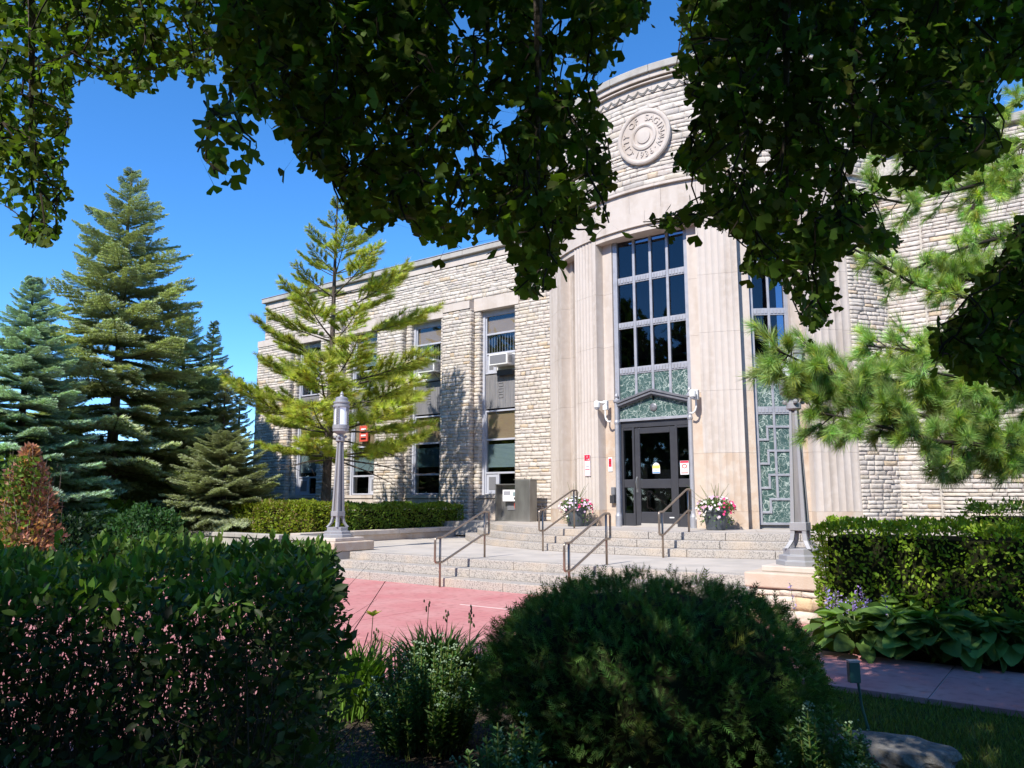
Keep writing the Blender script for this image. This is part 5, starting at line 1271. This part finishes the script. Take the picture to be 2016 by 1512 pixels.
o = np_obj('foliage', V, Fv, 'leaf_ginkgo', gk, C); o['kind'] = 'stuff'
o = tw_v.build('twigs', 'twig', gk, recalc=False); o['kind'] = 'stuff'
lb = MB()
for (u_, v_, t_) in ((60, 60, 4.2), (60, 380, 3.9), (480, 60, 3.2), (780, 200, 3.2), (960, 120, 3.4), (1060, 400, 3.0), (1150, 60, 3.6), (1480, 100, 3.6), (1550, 400, 3.4), (1750, 100, 3.8), (1900, 60, 3.8), (2040, 560, 3.4), (1680, 300, 3.6)):
    e_ = att(u_, v_, t_) - GO; s_ = np.array([0, 0, 2.6 + 1.5 * rng.random()]); m_2 = att(u_, -250 if v_ < 500 else v_ - 350, t_ * .8) - GO; m_2[2] = min(m_2[2], 5)
    lb.tube([tuple(s_), tuple((s_ + m_2) / 2 + np.array([0, 0, .35])), tuple(m_2), tuple((m_2 + e_) / 2 + np.array([0, 0, .08])), tuple(e_)], [.08, .05, .028, .016, .005], 7, cap=False)
lb.build('limbs', 'bark', gk)

# ------------------------------------------------------------------ flower pots
def flower_pot(p, s, label):
    t = thing('flower_pot', label, 'flower pot', tuple(p), 'planted pots beside the door'); t.scale = (s, s, s)
    MB().lathe([(.20, 0), (.21, .02), (.285, .40), (.31, .40), (.31, .47), (.295, .48), (.27, .47), (.26, .38), (.01, .37)], 0, 0, 24).build('pot', 'pot_grey', t)
    n = 1500; D = rng.normal(size=(n, 3)); D[:, 2] = np.abs(D[:, 2]) * .8; D /= np.linalg.norm(D, axis=1, keepdims=True); P = D * np.array([.42, .36, .26]) * rng.uniform(.6, 1, (n, 1)) + np.array([0, 0, .46])
    dn = rng.random(n) < .22; P[dn, 2] -= rng.uniform(.1, .42, dn.sum()); V, Fv, C = leaves(P, D, .05, (LEAF2, LEAF2_F), (.10, .16, .05), .9, .1, .25); np_obj('foliage', V, Fv, 'leaf_soft', t, C)
    sv_, sf_ = stems(14, lambda: (rng.normal(0, .03), rng.normal(0, .03), .5), lambda a: a + np.array([rng.normal(0, .22), rng.normal(0, .15), rng.uniform(.3, .62)]), .009, .02); np_obj('spike_leaves', sv_, sf_, 'grass_blade', t)
    Kp = 7; V = [(0, 0, 0)] + [(.5 * math.cos(2 * math.pi * i / Kp * 1.), .5 * math.sin(2 * math.pi * i / Kp), .12) for i in range(Kp)]; Fq = np.array([(0, i + 1, (i + 1) % Kp + 1) for i in range(Kp)]); T = np.array(V)
    D = rng.normal(size=(170, 3)); D[:, 2] = np.abs(D[:, 2]) * .7; D /= np.linalg.norm(D, axis=1, keepdims=True); P = D * np.array([.45, .39, .29]) + np.array([0, 0, .46]); low = rng.random(170) < .2; P[low, 2] -= rng.uniform(.05, .25, low.sum())
    R = frames(rng.normal(size=D.shape), D + np.array([0, -.4, .1])); R = np.stack([R[:, :, 0], R[:, :, 1], R[:, :, 2]], 2)
    fl = [np_obj('flower', T * 1., Fq, 'petal', None, np.tile(c, (len(T), 1)), link=False).data for c in ((.85, .82, .82), (.72, .52, .72), (.75, .06, .22), (.80, .42, .62))]
    for i in range(len(P)):
        q = 2 if (P[i, 0] > .22 and rng.random() < .55) else rng.choice([0, 0, 0, 1, 1, 3]); o = bpy.data.objects.new('flower', fl[q]); COL.objects.link(o); o.parent = t
        m4 = Matrix((R[i] * .062 * rng.uniform(.8, 1.2)).tolist()).to_4x4(); m4.translation = Vector(P[i]); o.matrix_local = m4
mat('grass_blade', (.13, .17, .045), .5, noise=(10, (.16, .2, .05), .5, .4, .7), transl=.25)
flower_pot((-10.42, 16.72, .9), .98, 'grey pot of pink, lilac and white petunias left of the door')
flower_pot((-6.72, 16.62, .9), .98, 'grey pot of white and magenta petunias with spiky leaves, right of the door')

# ------------------------------------------------------------------ bed plants in the foreground
def blade_clump(name, label, c, n, L_, col, group, w_=.014, seed=0, spread=1.):
    r = np.random.default_rng(seed); t = thing(name, label, 'plant', tuple(c), group); V = []; Fq = []; C = []
    for i in range(n):
        a = r.uniform(0, 6.28); l = L_ * r.uniform(.6, 1.1); out = r.uniform(.25, .8) * spread; bpos = np.array([r.normal(0, .09), r.normal(0, .09), 0]); dirn = np.array([math.cos(a), math.sin(a), 0]); sd_ = np.array([-math.sin(a), math.cos(a), 0]); K = 5; k0 = len(V); cc_ = np.array(col) * r.uniform(.6, 1.4)
        for j in range(K + 1):
            s = j / K; p = bpos + dirn * out * l * (s ** 1.6) + np.array([0, 0, 1]) * l * (s - .45 * out * s ** 2.6); ww = w_ * (1 - s ** 2.5) * (.7 + .6 * s)
            V += [p - sd_ * ww, p + sd_ * ww]; C += [cc_, cc_]
        for j in range(K): Fq.append((k0 + 2 * j, k0 + 2 * j + 1, k0 + 2 * j + 3, k0 + 2 * j + 2))
    np_obj('leaves', np.array(V), np.array(Fq), 'leaf_soft', t, np.array(C)); return t
GD = 'daylily clumps at the edge of the bed'
d1 = blade_clump('daylily', 'daylily clump with a pale yellow flower beside the near hedge', gt(6.1, -1.15), 300, .62, (.12, .22, .03), GD, seed=1)
d2 = blade_clump('daylily', 'tall daylily clump with seed stalks in front of the red paving', gt(6.5, -.62), 420, .66, (.07, .13, .03), GD, seed=2)
blade_clump('daylily', 'daylily clump tucked against the side of the round bush', gt(6.4, -.28), 200, .52, (.05, .09, .025), GD, seed=3)
def scape(t, x, y, h, flower):
    MB().tube([(x, y, 0), (x + .02, y, h * .6), (x + .03, y + .01, h)], [.005, .004, .003], 5).build('scape', 'grass_blade', t)
    if flower:
        T = LEAF.copy(); k = 6; R = frames(np.array([[math.cos(2 * math.pi * i / k), math.sin(2 * math.pi * i / k), .6] for i in range(k)]), np.tile([0, 0, 1.], (k, 1))); V, Fv = scatter(T * np.array([1.1, 1, 1]), LEAF_F, np.tile([x + .03, y + .01, h], (k, 1)), R, np.full(k, .085)); np_obj('flower', V, Fv, 'petal', t, np.tile((.62, .55, .04), (len(V), 1)))
    else:
        m = MB()
        for q in range(7): m.lathe([(.003, 0), (.007, .008), (.006, .02), (.001, .027)], x + .03 + rng.normal(0, .016), y + rng.normal(0, .016), 6, h - .07 + .013 * q)
        m.build('seed_head', 'grass_blade', t)
scape(d1, .02, .06, .70, True); scape(d1, .12, .0, .60, False)
for q in ((-.12, .0, .74), (.0, .1, .66), (.25, .1, .72), (.33, .0, .66)): scape(d2, *q, False)
def stonecrop(label, c, n, H_, rad_, seed, size=.06):
    r = np.random.default_rng(seed); t = thing('stonecrop', label, 'plant', tuple(c), 'grey-green stonecrop plants in the shaded bed'); parts = []; mb = MB(); hm = MB()
    for i in range(n):
        a = r.uniform(0, 6.28); q = math.sqrt(r.random()); b0 = np.array([math.cos(a) * q * rad_ * .75, math.sin(a) * q * rad_ * .75, 0]); tp = np.array([math.cos(a) * q * rad_, math.sin(a) * q * rad_, H_ * r.uniform(.66, 1.05) * (1 - .5 * q * q)])
        mid = (b0 + tp) / 2 + np.array([0, 0, .05]); mb.tube([tuple(b0), tuple(mid), tuple(tp)], [.007, .006, .004], 4, cap=False); nl = 13; P = []; D = []
        for j in range(nl):
            s = .08 + .90 * j / nl; p = b0 * (1 - s) ** 2 + mid * 2 * s * (1 - s) + tp * s * s; 
            for k in range(3):
                aa = j * 1.1 + k * 2.09; P.append(p); D.append([math.cos(aa), math.sin(aa), .75])
        P = np.array(P); D = np.array(D); sz = size * (1.15 - .5 * np.repeat(np.arange(nl) / nl, 3)); R = frames(D + r.normal(0, .15, D.shape), np.tile([0, 0, 1.], (len(P), 1)) + D * .1); V, Fv = scatter(LEAF * np.array([1.15, 1, 1.2]), LEAF_F, P, R, sz); parts.append((V, Fv, jit(len(P), (.10, .19, .065), .2, len(LEAF))))
        if r.random() < .45:
            for k in range(7): hm.lathe([(.002, 0), (.007, .006), (.002, .012)], tp[0] + r.normal(0, .014), tp[1] + r.normal(0, .014), 5, tp[2] + r.uniform(0, .02))
    V, Fv, C = merge(parts); np_obj('leaves', V, Fv, 'leaf_soft', t, C); mb.build('stems', 'grass_blade', t, recalc=False); hm.build('flower_heads', 'bud_green', t, recalc=False)['kind'] = 'stuff'
mat('bud_green', (.16, .24, .13), .6)
stonecrop('dense stonecrop in front of the daylilies, beside the round bush', gt(5.35, -.58), 120, .70, .38, 1, .055)
stonecrop('stonecrop clump at the lower left foot of the round bush', gt(3.95, -.02), 46, .56, .28, 2, .06)
stonecrop('low stonecrop in front of the middle of the round bush', gt(3.65, .62), 40, .42, .30, 3, .06)
stonecrop('stonecrop clump at the right foot of the round bush, next to the flat rock', gt(4.2, 1.56), 60, .60, .30, 4, .06)
# hostas
def hosta(label, c, n, R_, H_, sz, seed, col=(.11, .19, .045)):
    r = np.random.default_rng(seed); t = thing('hosta', label, 'plant', tuple(c), 'hostas along the far edge of the path')
    K = 6; V = []; Fq = []
    for j in range(K + 1):
        s = j / K; wd = .40 * math.sin(math.pi * min(1, s * .86 + .10)) ** .75 * (1.12 if s < .5 else 1); dz = -.30 * s ** 2.2
        V += [(-wd, s, dz + .10 * wd * 2), (-wd * .5, s, dz + .02), (0, s, dz - .02), (wd * .5, s, dz + .02), (wd, s, dz + .10 * wd * 2)]
    for j in range(K):
        for k in range(4): Fq.append((5 * j + k, 5 * j + k + 1, 5 * j + k + 6, 5 * j + k + 5))
    T = np.array(V); ms = [np_obj('leaf', T, np.array(Fq), 'leaf_hedge', None, np.tile(np.array(col) * f, (len(T), 1)), link=False, smooth=True).data for f in (.6, .85, 1.1, 1.6)]
    mb = MB()
    for i in range(n):
        a = i * 2.4; q = (i + .5) / n; el = 1.15 - .95 * q; d = np.array([math.cos(a) * math.cos(el), math.sin(a) * math.cos(el), math.sin(el)]); rr = R_ * (.25 + .5 * q)
        p = np.array([math.cos(a) * rr, math.sin(a) * rr, H_ * (1 - .62 * q ** 1.5) * r.uniform(.9, 1.08)]); a2 = a + r.normal(0, .35); d2_ = np.array([math.cos(a2), math.sin(a2), .35 - .75 * q + r.normal(0, .28)]); R = frames(d2_[None], np.array([[r.normal(0, .38), r.normal(0, .38), 1.]]))[0]
        o = bpy.data.objects.new('leaf', ms[r.integers(4)]); COL.objects.link(o); o.parent = t; m4 = Matrix((R * sz * r.uniform(.55, 1.12)).tolist()).to_4x4(); m4.translation = Vector(p); o.matrix_local = m4
        mb.tube([(0, 0, 0), tuple(p * np.array([.6, .6, .7])), tuple(p)], [.008, .006, .005], 4, cap=False)
    mb.build('leaf_stalks', 'grass_blade', t, recalc=False); return t
hp = [(1668, 8.35, 30, .42, .42, .24, 'beside the stone plinth and the lilac flower spikes'), (1745, 8.2, 34, .46, .44, .26, 'second from the stone plinth'), (1830, 8.0, 38, .48, .46, .29, 'with broad leaves, in the middle of the row'), (1915, 7.85, 34, .46, .42, .28, 'with very large leaves spilling on to the path'), (1990, 7.7, 32, .44, .46, .27, 'at the right end of the row'), (1790, 8.75, 26, .42, .5, .25, 'at the back, against the shaded hedge'), (1700, 8.85, 24, .40, .48, .24, 'at the back, under the sunlit end of the hedge'), (1880, 8.5, 26, .42, .52, .25, 'at the back of the row near its right end'), (1620, 8.55, 16, .28, .34, .19, 'small, at the corner where the path meets the plaza')]
for i, (u_, t_, n, R_, H_, s_, lb_) in enumerate(hp): p = att(u_, 980, t_); hosta('hosta ' + lb_, (p[0], p[1], -.02), int(n * 1.5), R_, H_, s_ * .95, 60 + i)
# lilac flower spikes
ls = thing('salvia', 'lilac flower spikes between the plinth and the hedge', 'plant', tuple(att(1642, 980, 8.75) * np.array([1, 1, 0]))); P = []; mb = MB()
for i in range(17):
    x, y = rng.normal(0, .2), rng.normal(0, .09); h = rng.uniform(.42, .66); dx = rng.normal(0, .07); mb.tube([(x, y, .1), (x + dx, y, h)], [.004, .003], 4, cap=False)
    for q in range(26): s = .55 + .45 * rng.random(); P.append([x + dx * s + rng.normal(0, .014), y + rng.normal(0, .014), h * s])
P = np.array(P); V, Fv, C = leaves(P, rng.normal(size=P.shape), .032, (LEAF2, LEAF2_F), (.34, .26, .60), .9, 0, .25); np_obj('flowers', V, Fv, 'petal', ls, C)['kind'] = 'stuff'; mb.build('stalks', 'grass_blade', ls, recalc=False)
# flat rock
rk = MB(); b_ = bmesh.new(); bmesh.ops.create_icosphere(b_, subdivisions=4, radius=1); r4 = np.random.default_rng(2)
for v in b_.verts:
    c = v.co; n_ = 1 + .10 * math.sin(5 * c.x + 2) * math.sin(4 * c.y) + .05 * math.sin(13 * c.x + 7 * c.z) + .03 * math.sin(21 * c.y + 9 * c.x); c *= n_
    if c.z > .35: c.z = .35 + (c.z - .35) * .22
    lay_ = math.floor(c.z * 6) / 6; c.z = c.z * .25 + lay_ * .75
    v.co = (c.x * .36, c.y * .21, c.z * .13)
me = bpy.data.meshes.new('rock'); b_.to_mesh(me); b_.free(); me.materials.append(M['rock']); o = bpy.data.objects.new('rock', me); COL.objects.link(o); pr = gt(5.05, 2.36); o.location = (pr[0], pr[1], .06); o.rotation_euler = (.03, .05, math.atan2(RT[1], RT[0]) - .28)
tag(o, 'flat layered grey rock at the edge of the lawn beside the shaded bed', 'rock')
# little green box on a bent stake
sk = thing('marker_stake', 'small green box on a bent metal stake in the lawn by the rock', 'stake', tuple(gt(5.45, 2.40)))
MB().tube([(.0, 0, -.05), (-.01, 0, .05), (-.05, 0, .22), (-.075, 0, .5)], [.009, .009, .009, .009], 6).build('stake', 'green_box', sk); MB().box(-.128, -.055, -.03, .02, .37, .50).build('box', 'green_box', sk, bevel=.004); MB().box(-.13, -.053, -.032, .022, .502, .515).build('lid', 'metal_trim', sk)
sk.rotation_euler = (0, 0, math.atan2(RT[1], RT[0]))
# grass
def grass(name, label, pts_fn, n, h, col, seed):
    r = np.random.default_rng(seed); P = pts_fn(n, r); n = len(P); T = np.array([(-.06, 0, 0), (.06, 0, 0), (.04, .55, .08), (0, 1, .3)]); TF = np.array([(0, 1, 2), (0, 2, 3)])
    d = r.normal(0, .35, (n, 3)) + np.array([0, 0, 1]); V, Fv = scatter(T, TF, P, frames(d, r.normal(size=(n, 3))), h * r.uniform(.5, 1.3, n)); o = np_obj(name, V, Fv, 'leaf_soft', None, jit(n, col, .25, 4)); return tag(o, label, 'grass', None, 'stuff')
def rp_(n, r):
    P = np.stack([r.uniform(-2.2, 1.5, n), r.uniform(3.4, 7.22, n), np.full(n, -.055)], 1)
    bed = inpoly(P[:, 0], P[:, 1], [(-5.0, 2.2), (-1.2, .8), (-.2, 3.0), (-.9, 5.0), (-2.3, 6.9), (-4.0, 7.0)]); return P[~bed]
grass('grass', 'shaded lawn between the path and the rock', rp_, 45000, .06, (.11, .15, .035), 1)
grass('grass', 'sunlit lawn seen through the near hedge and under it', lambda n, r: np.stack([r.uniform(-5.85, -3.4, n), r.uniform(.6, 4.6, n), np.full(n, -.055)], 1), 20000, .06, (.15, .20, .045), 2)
# wood chips and dry leaves on the mulch
r = np.random.default_rng(8); n = 5000; P = np.stack([r.uniform(-5.1, -.3, n), r.uniform(1.2, 6.9, n), r.uniform(-.018, .004, n)], 1); P = P[inpoly(P[:, 0], P[:, 1], [(-5.0, 2.2), (-1.2, .8), (-.2, 3.0), (-.9, 5.0), (-2.3, 6.9), (-4.0, 7.0), (-5.2, 6.2)])]
d = r.normal(size=P.shape) * np.array([1, 1, .2]); V, Fv = scatter(LEAF2 * np.array([.6, 1, 1]), LEAF2_F, P, frames(d, np.tile([0, 0, 1.], (len(P), 1))), .05 * r.uniform(.4, 1.4, len(P))); tag(np_obj('mulch_chips', V, Fv, 'leaf_soft', None, jit(len(P), (.13, .10, .08), .5, 4)), 'dark wood chips and dry litter on the bed', 'mulch', None, 'stuff')
